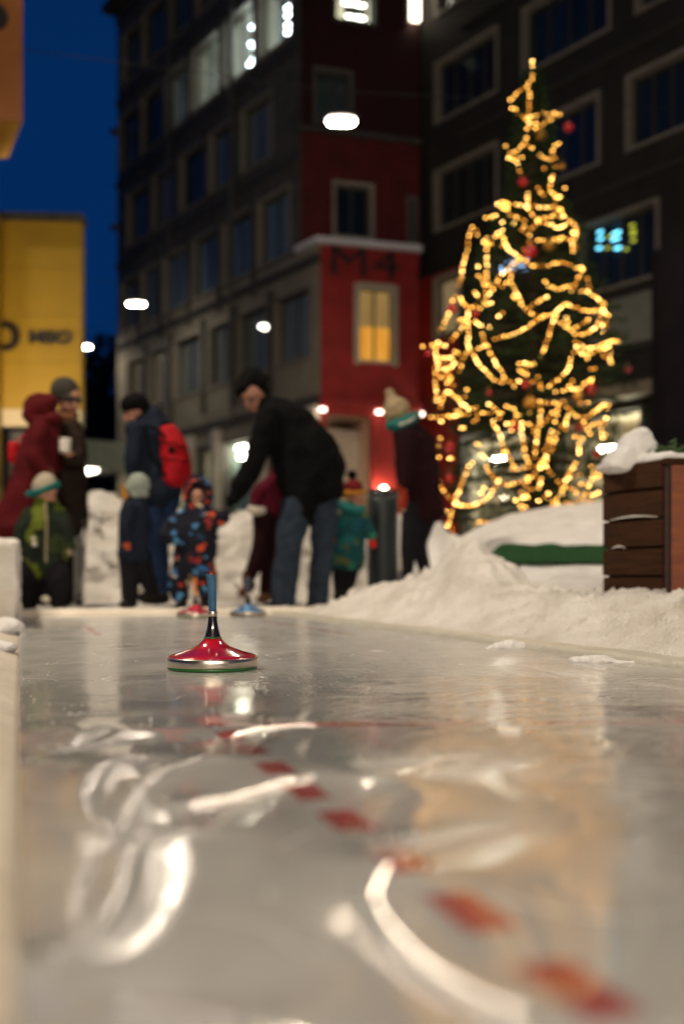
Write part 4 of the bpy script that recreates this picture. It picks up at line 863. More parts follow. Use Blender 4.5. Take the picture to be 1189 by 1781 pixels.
KNITDK = fabric('knit_taupe', (.06, .055, .045), (.04, .035, .03), 40, .8, 80); KNITCR = fabric('knit_cream', (.46, .40, .30), (.34, .30, .22), 40, .8, 90); TEAL = fabric('knit_teal', (.02, .15, .13), (.015, .10, .10), 20); GLOVER = fabric('mitten_red', (.62, .035, .02)); GLOVEB = fabric('mitten_beige', (.36, .29, .18)); CORAL = fabric('mitten_coral', (.5, .10, .05))
BPK = fabric('pack_red', (.42, .010, .016), (.32, .008, .012), 10, .4, 30, .6); CUPM = mat('cup_white', (.8, .75, .66), .5); COATB = fabric('coat_brown_black', (.025, .016, .012)); HAIRB = fabric('hair_blond', (.40, .27, .12)); HAIRD = fabric('hair_dark', (.04, .02, .012))
WHITEF = fabric('fleece_white', (.6, .55, .45)); SCARFY = fabric('scarf_ochre', (.45, .20, .03)); SCARFB = fabric('scarf_brown', (.16, .07, .03))
def patchy(name, base, cols, scale, thr=.5, seed=0.):
    m = bpy.data.materials.new(name); m.use_nodes = True; t = m.node_tree; n, l = t.nodes, t.links; b = n['Principled BSDF']; b.inputs['Roughness'].default_value = .8; b.inputs['Specular IOR Level'].default_value = .15
    tc = n.new('ShaderNodeTexCoord'); mp = n.new('ShaderNodeMapping'); mp.inputs['Location'].default_value = (seed, seed*2, seed*3); l.new(tc.outputs['Object'], mp.inputs[0])
    nz = n.new('ShaderNodeTexNoise'); nz.inputs['Scale'].default_value = scale*1.2; l.new(mp.outputs[0], nz.inputs['Vector'])
    mxv = n.new('ShaderNodeMixRGB'); mxv.inputs[0].default_value = .12; l.new(mp.outputs[0], mxv.inputs[1]); l.new(nz.outputs['Color'], mxv.inputs[2])
    v = n.new('ShaderNodeTexVoronoi'); v.inputs['Scale'].default_value = scale; l.new(mxv.outputs[0], v.inputs['Vector'])
    sp = n.new('ShaderNodeSeparateColor'); l.new(v.outputs['Color'], sp.inputs[0])
    r = n.new('ShaderNodeValToRGB'); r.color_ramp.interpolation = 'CONSTANT'; el = r.color_ramp.elements; k = len(cols)
    el[0].position = 0; el[0].color = (*cols[0], 1); el[1].position = 1/k; el[1].color = (*cols[1], 1)
    for i in range(2, k): e = el.new(i/k); e.color = (*cols[i], 1)
    l.new(sp.outputs[0], r.inputs[0])
    lt = n.new('ShaderNodeMath'); lt.operation = 'LESS_THAN'; lt.inputs[1].default_value = thr; l.new(v.outputs['Distance'], lt.inputs[0])
    mx = n.new('ShaderNodeMixRGB'); mx.inputs[1].default_value = (*base, 1); l.new(lt.outputs[0], mx.inputs[0]); l.new(r.outputs[0], mx.inputs[2]); l.new(mx.outputs[0], b.inputs['Base Color'])
    return m
SUIT = patchy('snowsuit_pattern', (.008, .009, .016), [(.05, .17, .40), (.5, .07, .03), (.012, .012, .02), (.08, .26, .5), (.6, .45, .27), (.008, .01, .016), (.30, .03, .02), (.02, .05, .12)], 15, .42)
CAMO = patchy('jacket_green_pattern', (.010, .018, .009), [(.012, .02, .010), (.10, .125, .012), (.010, .016, .008), (.03, .045, .015), (.012, .02, .010), (.07, .09, .012), (.008, .012, .008)], 8, .6, 2.)
TEALP = patchy('jacket_teal_pattern', (.008, .06, .065), [(.012, .105, .11), (.008, .06, .09), (.025, .16, .11), (.008, .05, .06), (.08, .10, .03), (.008, .06, .075)], 12, .6, 4.)
class Fig:
    def __init__(s, Y, bx, label, group=None):
        s.Y = Y; s.k = Y/K; s.o = W(bx, HY, Y); s.o.z = .045
        s.t = empty('person', s.o, label, 'person', group)
    def P(s, q):
        x, y = q[0], q[1]; d = q[2] if len(q) > 2 else 0.
        v = W(x, y, s.Y)-s.o; v.y = d; return v
    def rr(s, r): return (r[0]*s.k, r[1]*s.k) if isinstance(r, tuple) else r*s.k
    def limb(s, bm, pts, rad, seg=16):
        P_ = [s.P(p) for p in pts]; n = 5; C = crom(P_, n); R = []
        for i in range(len(C)):
            u = i/n; a = min(int(u), len(rad)-1); b = min(a+1, len(rad)-1); f = u-int(u); A_, B_ = s.rr(rad[a]), s.rr(rad[b])
            if isinstance(A_, tuple) or isinstance(B_, tuple):
                A_ = A_ if isinstance(A_, tuple) else (A_, A_); B_ = B_ if isinstance(B_, tuple) else (B_, B_); R.append((A_[0]+(B_[0]-A_[0])*f, A_[1]+(B_[1]-A_[1])*f))
            else: R.append(A_+(B_-A_)*f)
        tube(bm, C, R, seg)
    def ball(s, bm, c, r, rot=(0, 0, 0)):
        r = r if isinstance(r, tuple) else (r, r, r); ell(bm, s.P(c), tuple(v*s.k for v in r), rot)
    def part(s, name, m, fn, vox=.014, sm=3, label=None, parent=None, disp=.006, ds=9):
        bm = bmesh.new(); fn(bm); o = soften(obj(name, bm, m, parent or s.t), vox, sm, disp, ds, s.o.x)
        if label: o['label'] = label
        return o
    def head(s, bm, c, r, yaw, pitch=0, roll=0):
        """adds skull, jaw, nose, ears; r = half head height in px; yaw 0 looks at the camera, + to picture right"""
        E = Euler((pitch, roll, yaw)).to_matrix(); o = s.P(c); k = s.k*r
        def w(v): return o+(E @ Vector(v))*k
        Q = Euler((pitch, roll, yaw))
        def e(v, rad): ell(bm, w(v), tuple(x*k for x in rad), Q)
        e((0, .1, .22), (.70, .84, .80)); e((0, -.18, -.35), (.52, .58, .62)); e((0, -.42, -.72), (.26, .26, .22))
        e((0, -.80, -.12), (.12, .24, .28)); e((0, -.92, -.26), (.15, .14, .10)); e((.70, .05, -.1), (.08, .16, .24)); e((-.70, .05, -.1), (.08, .16, .24)); e((.34, -.56, -.28), (.2, .2, .2)); e((-.34, -.56, -.28), (.2, .2, .2))
        s.hw = w; s.hk = k; s.hE = Q
    def face(s, parent, glasses=False):
        for sx in (-.27, .27):
            bm = bmesh.new(); ell(bm, s.hw((sx, -.70, .02)), (.11*s.hk, .07*s.hk, .06*s.hk), s.hE, 2); obj('eye', bm, DARK, parent, True)
            bm = bmesh.new(); ell(bm, s.hw((sx, -.745, .2)), (.17*s.hk, .05*s.hk, .035*s.hk), s.hE, 2); obj('eyebrow', bm, HAIRD, parent, True)
        bm = bmesh.new(); ell(bm, s.hw((0, -.74, -.52)), (.20*s.hk, .07*s.hk, .05*s.hk), s.hE, 2); obj('mouth', bm, LIP, parent, True)
        if glasses:
            bm = bmesh.new()
            for sx in (-.3, .3):
                ps = [s.hw((sx+.24*math.cos(a), -.86, .0+.18*math.sin(a))) for a in [2*PI*i/14 for i in range(15)]]; tube(bm, ps, .035*s.hk, 6, cap=False)
                tube(bm, [s.hw((sx*1.8, -.84, .05)), s.hw((sx*2.4, .0, .08))], .03*s.hk, 6)
            obj('glasses', bm, DARK, parent)
    def hand(s, bm, wrist, to, size, curl=.5, spread=1, thumb=1):
        """palm, four bent fingers and a thumb; wrist/to in px"""
        a = s.P(wrist); d = (s.P(to)-a); L = size*s.k; d.normalize(); side = Vector((0, 1, 0)).cross(d)
        if side.length < .1: side = Vector((1, 0, 0))
        side.normalize(); nrm = d.cross(side).normalized()
        pc = a+d*L*.45; ell(bm, pc, (.26*L, .26*L, .26*L)); tube(bm, [a, pc, a+d*L*.85], [(.24*L, .16*L), (.34*L, .16*L), (.36*L, .14*L)], 12)
        for i in range(4):
            o_ = side*(i-1.5)*.18*L; l = (.62, .74, .70, .54)[i]*L; p0 = a+d*L*.82+o_; p1 = p0+(d*math.cos(curl*.6)+nrm*math.sin(curl*.6)*thumb)*l*.5+o_*.12*spread; p2 = p1+(d*math.cos(curl*1.6)+nrm*math.sin(curl*1.6)*thumb)*l*.42
            tube(bm, [p0, p1, p2], [.095*L, .085*L, .07*L], 10)
        p0 = a+d*L*.3+side*.26*L; p1 = p0+(side*.6+d*.6+nrm*.3*thumb).normalized()*.4*L; p2 = p1+(d*.9+nrm*.4*thumb).normalized()*.3*L; tube(bm, [p0, p1, p2], [.12*L, .105*L, .085*L], 10)
    def mitten(s, bm, wrist, to, size):
        a = s.P(wrist); d = (s.P(to)-a).normalized(); L = size*s.k; side = Vector((0, 1, 0)).cross(d)
        side = side.normalized() if side.length > .1 else Vector((1, 0, 0))
        tube(bm, [a, a+d*L*.5, a+d*L*1.1, a+d*L*1.45], [(.30*L, .24*L), (.40*L, .24*L), (.42*L, .22*L), (.30*L, .18*L)], 14)
        tube(bm, [a+d*L*.35+side*.25*L, a+d*L*.65+side*.52*L, a+d*L*.95+side*.55*L], [.15*L, .15*L, .12*L], 10); tube(bm, [a-d*L*.3, a+d*L*.1], [(.34*L, .28*L), (.33*L, .27*L)], 14)
    def boot(s, name, ankle, toe, r, m, label=None):
        """ankle, toe in px"""
        def f(bm):
            s.limb(bm, [(ankle[0], ankle[1]-r*1.1, ankle[2]), (ankle[0], ankle[1], ankle[2])], [(r, r), (r*1.02, r*1.05)])
            s.limb(bm, [(ankle[0]-(toe[0]-ankle[0])*.3, ankle[1]+r*.5, ankle[2]+.03), ((ankle[0]+toe[0])/2, toe[1]-r*.15, (ankle[2]+toe[2])/2), toe], [(r*.9, r*.95), (r*.85, r*.95), (r*.6, r*.8)])
        return s.part(name, m, f, .013, 2, label)
def body_base(f, pts_r, vox=.02):
    """continuous inner body: list of limb specs"""
    return None
# ---- bending man in black
f = Fig(8.55, 520, 'man in black jacket, beanie and glasses bending to hold the toddler\'s hand')
def b_(bm):
    f.head(bm, (440, 690, -.02), 27, -.55, .62, -.10)
    f.limb(bm, [(452, 700, .03), (478, 722, .05)], [13, 15]); f.limb(bm, [(478, 722, .05), (520, 765, .05), (545, 830, .03)], [(26, 24), (30, 22), (28, 24)])
    f.limb(bm, [(462, 738, -.10), (448, 800, -.12), (412, 868, -.12)], [12, 10, 7]); f.limb(bm, [(520, 750, .17), (520, 830, .13), (505, 880, .02)], [12, 10, 7])
    f.limb(bm, [(520, 850, -.02), (503, 950, -.04), (494, 1040, 0)], [20, 15, 10]); f.limb(bm, [(562, 850, .10), (560, 950, .08), (553, 1040, .12)], [20, 15, 10])
body = f.part('body', SKIN, b_, .014, 2, disp=.0); f.face(body, True)
def j_(bm):
    f.limb(bm, [(462, 704, .03), (488, 728, .04), (526, 772, .05), (556, 824, .04), (566, 848, .04)], [(22, 22), (39, 46), (52, 50), (42, 46), (36, 42)])
    f.limb(bm, [(482, 740, .0), (512, 800, .02), (528, 858, .0), (532, 902, -.02)], [(30, 36), (44, 40), (36, 38), (16, 24)])
    f.limb(bm, [(500, 720, .05), (560, 770, .06), (588, 812, .05), (586, 828, .05)], [(20, 36), (22, 40), (14, 36), (10, 30)])
    f.limb(bm, [(470, 728, -.12), (452, 790, -.15), (440, 815, -.15), (410, 868, -.13)], [24, 20, 19, 14])
    f.limb(bm, [(532, 742, .20), (540, 820, .17), (520, 880, .05)], [22, 19, 13])
    f.limb(bm, [(450, 688, .10), (466, 700, .09), (480, 712, .06)], [(10, 16), (16, 22), (18, 24)])
f.part('jacket', BLACKJ, j_, .016, 4, disp=.026, ds=5)
def t_(bm):
    f.limb(bm, [(534, 842, .0), (514, 890, -.03), (502, 960, -.04), (494, 1030, .0), (491, 1050, .0)], [(28, 28), (28, 26), (23, 23), (22, 20), (22, 20)])
    f.limb(bm, [(562, 842, .08), (563, 890, .08), (560, 960, .08), (553, 1030, .10), (551, 1050, .10)], [(28, 28), (25, 26), (21, 23), (20, 20), (20, 20)])
f.part('trousers', JEANS, t_, .014, 3, disp=.018, ds=8)
f.boot('boot', (491, 1045, 0), (463, 1055, -.06), 11, BOOT); f.boot('boot', (551, 1045, .1), (535, 1056, .0), 11, BOOT)
def h_(bm): f.limb(bm, [(450, 668, 0.0), (437, 663, -.01), (424, 682, -.06)], [(22, 23), (25, 25), (12, 20)]); f.ball(bm, (437, 666, .0), (26, 25, 21), (.5, -.1, -.5)); f.ball(bm, (448, 678, .05), (22, 20, 18))
f.part('beanie', BLACKJ, h_, .01, 3, disp=.002)
f.part('glove', BLACKJ, lambda bm: f.hand(bm, (412, 862, -.12), (396, 888, -.14), 19, .9), .006, 1, disp=.0)
f.part('glove', BLACKJ, lambda bm: f.hand(bm, (512, 882, .04), (500, 905, .0), 17, .9), .006, 1, disp=.0)
# ---- toddler in patterned snowsuit
f = Fig(8.3, 335, 'toddler in blue, red and black patterned hooded snowsuit, arm held by the man')
def b_(bm):
    f.head(bm, (345, 866, -.02), 17, -.05, .12); f.limb(bm, [(345, 878, 0), (343, 900, 0), (340, 970, 0)], [9, (16, 13), (18, 15)])
    f.limb(bm, [(325, 905, 0), (305, 930, -.03), (300, 942, -.05)], [7, 6, 5]); f.limb(bm, [(362, 898, 0), (380, 902, -.02), (392, 896, -.04)], [7, 6, 5])
    f.limb(bm, [(328, 970, 0), (318, 1040, 0)], [11, 7]); f.limb(bm, [(352, 970, 0), (356, 1040, 0)], [11, 7])
body = f.part('body', SKIN, b_, .009, 1, disp=0); f.face(body)
def s_(bm):
    f.limb(bm, [(344, 884, 0), (343, 912, 0), (340, 950, 0), (338, 985, 0)], [(24, 21), (37, 30), (38, 31), (36, 30)])
    f.limb(bm, [(324, 900, 0), (304, 916, -.03), (293, 930, -.06), (312, 938, -.12)], [16, 17, 16, 11]); f.limb(bm, [(362, 896, 0), (378, 903, -.02), (392, 900, -.04)], [16, 16, 12])
    f.limb(bm, [(324, 980, 0), (313, 1012, .0), (312, 1036, .0)], [(22, 23), (20, 20), (16, 16)]); f.limb(bm, [(354, 980, 0), (360, 1010, .0), (360, 1032, .0)], [(22, 23), (20, 20), (16, 16)])
su = f.part('snowsuit', SUIT, s_, .011, 2, disp=.018, ds=9)
# hood with opening towards the camera
def hd(bm):
    n = 30; o = f.P((345, 858, .0)); k = f.k
    for i in range(n+1):
        a = 2*PI*i/n
    ps = [o+Vector((math.cos(a)*20*k, -.045, (math.sin(a)*23-4)*k)) for a in [2*PI*i/26 for i in range(27)]]; tube(bm, ps, 6.5*k, 12, cap=False)
    ps = [o+Vector((math.cos(a)*20*k, .0, (math.sin(a)*24-2)*k)) for a in [2*PI*i/26 for i in range(27)]]; tube(bm, ps, 7.5*k, 12, cap=False)
    ell(bm, o+Vector((0, .075, .01)), (24*k, 17*k, 27*k)); ell(bm, o+Vector((-.01, .04, 26*k)), (13*k, 12*k, 10*k)); ell(bm, o+Vector((.02, .03, 31*k)), (7*k, 7*k, 6*k))
f.part('hood', SUIT, hd, .009, 2, disp=.003)
f.part('balaclava', BLACKJ, lambda bm: tube(bm, [f.P((345, 864, -.05))+Vector((math.cos(a)*15*f.k, 0, math.sin(a)*18*f.k)) for a in [2*PI*i/22 for i in range(23)]], 3.6*f.k, 10, cap=False), .007, 1, disp=0)
f.part('mitten', BLACKJ, lambda bm: f.mitten(bm, (312, 936, -.11), (322, 934, -.13), 9), .006, 1, disp=0); f.part('mitten', BLACKJ, lambda bm: f.mitten(bm, (390, 899, -.05), (400, 890, -.07), 9), .006, 1, disp=0)
f.boot('boot', (316, 1046, 0), (312, 1057, -.07), 10, BOOT); f.boot('boot', (356, 1044, 0), (358, 1056, -.08), 10, BOOT)
# ---- adult with red backpack
f = Fig(8.75, 265, 'adult in navy jacket wearing a red backpack, head bent to the left')
def b_(bm):
    f.head(bm, (235, 716, 0), 24, -1.05, .5); f.limb(bm, [(246, 728, .03), (255, 745, .03), (262, 800, .02), (272, 850, .02)], [12, (24, 20), (24, 18), (24, 20)])
    f.limb(bm, [(240, 755, -.1), (238, 810, -.12), (232, 850, -.12)], [11, 9, 7]); f.limb(bm, [(272, 760, .18), (280, 810, .2), (270, 850, .15)], [11, 9, 7])
    f.limb(bm, [(262, 860, -.02), (262, 940, 0), (262, 1030, .02)], [17, 12, 9]); f.limb(bm, [(285, 860, .06), (278, 940, .06), (276, 1030, .08)], [17, 12, 9])
body = f.part('body', SKIN, b_, .013, 2, disp=0); f.face(body)
def j_(bm):
    f.limb(bm, [(250, 734, .03), (256, 760, .03), (258, 800, .02), (268, 845, .02), (280, 862, .02)], [(24, 22), (34, 34), (33, 30), (38, 32), (42, 32)])
    f.limb(bm, [(244, 752, -.12), (240, 800, -.15), (238, 842, -.15)], [19, 16, 12]); f.limb(bm, [(276, 756, .18), (284, 810, .2), (272, 850, .15)], [19, 16, 12])
    f.limb(bm, [(250, 716, .08), (264, 724, .08), (276, 738, .06)], [(14, 18), (20, 24), (16, 24)])
f.part('jacket', NAVY, j_, .015, 3, disp=.022, ds=6)
f.part('trousers', JEANSB, lambda bm: (f.limb(bm, [(268, 862, -.02), (268, 940, 0), (268, 1025, .02)], [(24, 22), (19, 18), (16, 15)]), f.limb(bm, [(290, 858, .06), (274, 940, .06), (278, 1025, .08)], [(24, 22), (18, 18), (15, 15)])), .014, 2, disp=.008)
f.boot('boot', (266, 1030, 0), (246, 1040, -.04), 12, BOOT); f.boot('boot', (278, 1034, .08), (262, 1044, .03), 12, BOOT)
f.part('beanie', BLACKJ, lambda bm: (f.ball(bm, (234, 702, .0), (23, 26, 19), (.3, 0, -1.05)), f.ball(bm, (243, 710, .03), (20, 22, 18))), .01, 3, disp=.002)
f.part('glove', BLACKJ, lambda bm: f.hand(bm, (238, 846, -.15), (232, 868, -.17), 15, .8), .006, 1, disp=0)
bp = empty('backpack', f.o+f.P((304, 790, .03)), 'bright red backpack carried on the back of the navy jacketed adult', 'backpack')
bo = bp.location-f.o
def pk(name, m, fn, parent, vox=.013):
    bm = bmesh.new(); fn(bm); o = obj(name, bm, m, parent); o.data.transform(Matrix.Translation(-bo)); return soften(o, vox, 3, .008, 10, 2)
shell = pk('shell', BPK, lambda bm: (f.limb(bm, [(292, 752, .03), (300, 780, .03), (306, 815, .03), (300, 834, .03)], [(18, 26), (26, 32), (28, 34), (24, 32)]), f.limb(bm, [(318, 790, .03), (323, 820, .03)], [(10, 22), (10, 22)])), bp)
pk('pocket', BPK, lambda bm: f.limb(bm, [(322, 800, .03), (326, 826, .03)], [(8, 20), (8, 20)]), bp)
for a_, b_ in (((284, 772), (326, 784)), ((282, 800), (330, 806))):
    bm = bmesh.new(); tube(bm, [f.P((a_[0], a_[1], -.12))-bo, f.P(((a_[0]+b_[0])/2, a_[1]+2, -.145))-bo, f.P((b_[0], b_[1], -.08))-bo], .007, 6); obj('zip', bm, BLACKJ, bp, True)
bm = bmesh.new(); ell(bm, f.P((303, 786, -.135))-bo, (.03, .012, .035)); obj('badge', bm, BLACKJ, bp, True)
bm = bmesh.new(); tube(bm, [f.P((262, 745, -.16))-bo, f.P((282, 752, -.12))-bo, f.P((296, 770, -.10))-bo], .012, 8); tube(bm, [f.P((258, 748, -.2))-bo, f.P((268, 790, -.22))-bo, f.P((292, 830, -.12))-bo], .012, 8); tube(bm, [f.P((288, 742, .03))-bo, f.P((294, 732, .03))-bo, f.P((300, 744, .03))-bo], .008, 8); obj('strap', bm, BLACKJ, bp, True)
# ---- child in grey knit hat
f = Fig(8.2, 232, 'child in pale grey knit hat and navy jacket with coral mitten')
def b_(bm):
    f.head(bm, (234, 852, 0), 20, -1.35, .35); f.limb(bm, [(236, 864, .0), (233, 885, .0), (230, 960, 0)], [10, (18, 14), (18, 15)])
    f.limb(bm, [(232, 890, -.12), (228, 920, -.13), (229, 940, -.14)], [8, 7, 6]); f.limb(bm, [(240, 890, .12), (238, 930, .12)], [8, 6])
    f.limb(bm, [(225, 960, 0), (226, 1000, 0), (226, 1040, 0)], [12, 9, 7]); f.limb(bm, [(238, 960, .05), (248, 1000, .08), (262, 1030, .1)], [12, 9, 7])
body = f.part('body', SKIN, b_, .010, 1, disp=0); f.face(body)
f.part('jacket', NAVY, lambda bm: (f.limb(bm, [(236, 872, 0), (234, 895, 0), (232, 930, 0), (232, 962, 0)], [(20, 18), (27, 25), (26, 24), (28, 25)]), f.limb(bm, [(232, 888, -.13), (226, 915, -.16), (228, 940, -.17)], [14, 12, 9]), f.limb(bm, [(242, 888, .13), (246, 920, .14), (240, 945, .13)], [14, 12, 9])), .012, 2, disp=.008)
f.part('trousers', BLACKP, lambda bm: (f.limb(bm, [(226, 962, 0), (226, 1000, 0), (226, 1040, 0)], [(20, 20), (17, 17), (14, 14)]), f.limb(bm, [(240, 962, .05), (250, 1000, .08), (260, 1028, .1)], [(20, 20), (15, 16), (12, 13)])), .012, 2)
f.boot('boot', (226, 1042, 0), (214, 1052, -.04), 11, BOOT); f.boot('boot', (262, 1032, .1), (250, 1044, .04), 10, BOOT)
f.part('knit_hat', KNITG, lambda bm: (f.ball(bm, (240, 844, 0), (21, 21, 23), (0, .35, 0)), f.limb(bm, [(226, 850, -.0), (238, 862, 0), (252, 858, 0)], [(8, 18), (9, 19), (8, 18)])), .009, 2, disp=.003)
f.part('scarf', SCARFY, lambda bm: f.limb(bm, [(218, 848, -.03), (220, 862, -.03), (232, 874, -.02), (246, 872, 0)], [6, 7, 9, 9]), .008, 2)
f.part('mitten', CORAL, lambda bm: f.mitten(bm, (228, 940, -.17), (231, 956, -.18), 12), .006, 1, disp=0)
# ---- child in green jacket and cream hat
f = Fig(8.1, 80, 'child in green patterned jacket and cream hat with teal rim')
def b_(bm):
    f.head(bm, (84, 862, -.01), 21, .75, .25); f.limb(bm, [(80, 876, 0), (78, 900, 0), (78, 970, 0)], [11, (20, 15), (20, 16)])
    f.limb(bm, [(58, 895, 0), (44, 930, -.04), (38, 950, -.06)], [8, 7, 6]); f.limb(bm, [(100, 895, 0), (116, 930, -.04), (124, 955, -.05)], [8, 7, 6])
    f.limb(bm, [(65, 970, 0), (52, 1010, -.05), (52, 1044, 0)], [13, 10, 8]); f.limb(bm, [(92, 970, 0), (104, 1010, -.05), (100, 1044, 0)], [13, 10, 8])
body = f.part('body', SKIN, b_, .010, 1, disp=0); f.face(body)
f.part('jacket', CAMO, lambda bm: (f.limb(bm, [(80, 880, 0), (79, 905, 0), (78, 945, 0), (78, 985, 0)], [(24, 20), (37, 28), (38, 30), (40, 32)]), f.limb(bm, [(56, 895, 0), (42, 922, -.04), (38, 945, -.07)], [16, 15, 11]), f.limb(bm, [(102, 895, 0), (117, 925, -.04), (124, 950, -.06)], [16, 14, 11])), .012, 2, disp=.010)
bm = bmesh.new(); tube(bm, [f.P((88, 878, -.145)), f.P((92, 905, -.165)), f.P((92, 945, -.175)), f.P((92, 978, -.18))], .009, 8); obj('zip', bm, GLOVEB, f.t, True)
f.part('badge', WHITEF, lambda bm: (f.ball(bm, (69, 938, -.158), (4, 5, 4)), f.ball(bm, (71, 948, -.16), (5, 5, 5))), .006, 1, disp=0)
f.part('trousers', BLACKP, lambda bm: (f.limb(bm, [(64, 980, 0), (50, 1008, -.06), (50, 1042, 0)], [(24, 24), (21, 22), (17, 18)]), f.limb(bm, [(94, 980, 0), (106, 1008, -.06), (102, 1042, 0)], [(24, 24), (20, 22), (17, 18)])), .012, 2)
f.boot('boot', (50, 1044, 0), (42, 1055, -.08), 13, BOOT); f.boot('boot', (102, 1046, 0), (112, 1056, -.06), 12, BOOT)
f.part('toe_patch', WHITEF, lambda bm: f.ball(bm, (88, 1042, -.13), (8, 5, 7)), .008, 1, disp=0)
f.part('knit_hat', KNITCR, lambda bm: (f.ball(bm, (79, 846, 0), (22, 22, 21)), f.ball(bm, (80, 840, 0), (19, 19, 19))), .009, 2, disp=.003)
f.part('hat_rim', TEAL, lambda bm: f.limb(bm, [(56, 860, 0), (72, 857, -.02), (88, 851, -.02), (101, 843, 0)], [(6, 19), (6, 22), (6, 22), (6, 19)]), .008, 2, label='teal rolled rim')
f.part('mitten', GLOVEB, lambda bm: f.mitten(bm, (38, 944, -.07), (40, 962, -.10), 13), .006, 1, disp=0); f.part('mitten', GLOVEB, lambda bm: f.mitten(bm, (124, 950, -.06), (127, 968, -.08), 12), .006, 1, disp=0)
# ---- woman in long burgundy coat
f = Fig(8.6, 60, 'adult in long burgundy hooded coat leaning forward at the left edge')
def b_(bm):
    f.head(bm, (76, 712, 0), 24, 1.75, .4); f.limb(bm, [(72, 728, 0), (74, 745, 0), (60, 810, 0), (48, 870, 0)], [12, (24, 20), (22, 18), (24, 20)])
    f.limb(bm, [(84, 755, -.15), (82, 800, -.17), (96, 826, -.17)], [11, 9, 7]); f.limb(bm, [(68, 755, .15), (78, 810, .17)], [11, 8])
    f.limb(bm, [(42, 870, -.04), (42, 960, 0), (40, 1035, 0)], [17, 12, 9]); f.limb(bm, [(58, 870, .08), (62, 960, .08), (64, 1035, .1)], [17, 12, 9])
body = f.part('body', SKIN, b_, .014, 2, disp=0); f.face(body)
f.part('coat', BURG, lambda bm: (f.limb(bm, [(76, 732, 0), (74, 765, 0), (62, 820, 0), (48, 880, 0), (38, 915, 0)], [(22, 20), (34, 32), (38, 34), (46, 38), (54, 42)]), f.limb(bm, [(82, 752, -.18), (76, 795, -.21), (92, 826, -.21)], [19, 17, 12]), f.limb(bm, [(72, 752, .18), (80, 805, .2)], [19, 14])), .016, 3, disp=.014, ds=5)
f.part('hood', BURG, lambda bm: (f.ball(bm, (68, 712, 0), (28, 26, 29), (0, .3, 0)), f.limb(bm, [(52, 722, 0), (74, 735, 0), (98, 730, 0)], [(14, 22), (16, 26), (12, 22)]), f.ball(bm, (84, 702, 0), (18, 20, 18))), .012, 2, disp=.008)
f.part('trousers', BLACKP, lambda bm: (f.limb(bm, [(42, 900, -.04), (42, 960, 0), (40, 1035, 0)], [(22, 20), (17, 17), (15, 15)]), f.limb(bm, [(60, 900, .08), (62, 960, .08), (64, 1035, .1)], [(22, 20), (17, 17), (15, 15)])), .014, 2)
f.boot('boot', (40, 1038, 0), (54, 1048, -.04), 12, BOOT); f.boot('boot', (64, 1036, .1), (78, 1046, .06), 12, BOOT)
f.part('glove', BLACKJ, lambda bm: f.hand(bm, (94, 826, -.21), (108, 836, -.22), 15, .8), .006, 1, disp=0)
bgp = empty('shoulder_bag', f.o+f.P((18, 780, .16)), 'small red bag showing behind the burgundy coat', 'bag'); bo = bgp.location-f.o
pk('pouch', BPK, lambda bm: f.limb(bm, [(16, 772, .16), (17, 795, .16)], [(11, 18), (14, 20)]), bgp)
bm = bmesh.new(); tube(bm, [f.P((18, 765, .16))-bo, f.P((40, 742, .17))-bo, f.P((62, 738, .16))-bo], .01, 8); obj('strap', bm, BPK, bgp, True)
# ---- person in dark hat with cup
f = Fig(8.95, 118, 'adult in round dark knit hat holding a white cup, looking down behind the burgundy coat')
def b_(bm):
    f.head(bm, (120, 696, 0), 26, .85, .45); f.limb(bm, [(112, 716, .02), (112, 735, .02), (116, 800, .02), (118, 860, .02)], [12, (26, 20), (24, 18), (24, 20)])
    f.limb(bm, [(132, 750, -.12), (142, 800, -.18), (134, 796, -.30)], [11, 9, 7]); f.limb(bm, [(95, 750, .12), (98, 820, .1)], [11, 8])
    f.limb(bm, [(110, 860, -.02), (112, 950, 0), (112, 1035, 0)], [17, 12, 9]); f.limb(bm, [(128, 860, .06), (130, 950, .06), (130, 1035, .06)], [17, 12, 9])
    f.hand(bm, (128, 800, -.27), (130, 784, -.30), 14, 1.2)
body = f.part('body', SKIN, b_, .008, 1, disp=0); f.face(body)
f.part('coat', COATB, lambda bm: (f.limb(bm, [(112, 728, .02), (113, 760, .02), (118, 820, .02), (120, 880, .02), (120, 915, .02)], [(22, 20), (32, 30), (31, 28), (33, 30), (32, 30)]), f.limb(bm, [(132, 750, -.13), (145, 798, -.18), (133, 806, -.27)], [19, 16, 12]), f.limb(bm, [(95, 750, .13), (97, 820, .1)], [18, 13])), .016, 3, disp=.010)
f.part('trousers', BLACKP, lambda bm: (f.limb(bm, [(110, 900, -.02), (112, 960, 0), (112, 1030, 0)], [(20, 20), (16, 16), (14, 14)]), f.limb(bm, [(128, 900, .06), (130, 960, .06), (130, 1030, .06)], [(20, 20), (16, 16), (14, 14)])), .014, 2)
f.boot('boot', (112, 1036, 0), (120, 1046, -.06), 12, BOOT); f.boot('boot', (130, 1034, .06), (140, 1044, .0), 12, BOOT)
f.part('knit_hat', KNITDK, lambda bm: (f.ball(bm, (113, 680, .0), (25, 26, 25)), f.ball(bm, (118, 690, .01), (24, 26, 12), (.3, .2, .6))), .010, 2, disp=.003)
f.part('scarf', SCARFB, lambda bm: f.limb(bm, [(98, 722, -.04), (110, 730, -.10), (126, 730, -.06), (130, 722, 0)], [8, 10, 10, 8]), .01, 2)
cp = empty('paper_cup', f.o+f.P((131, 785, -.34)), 'white paper cup held by the adult in the round dark hat', 'cup'); bm = bmesh.new(); k = f.k
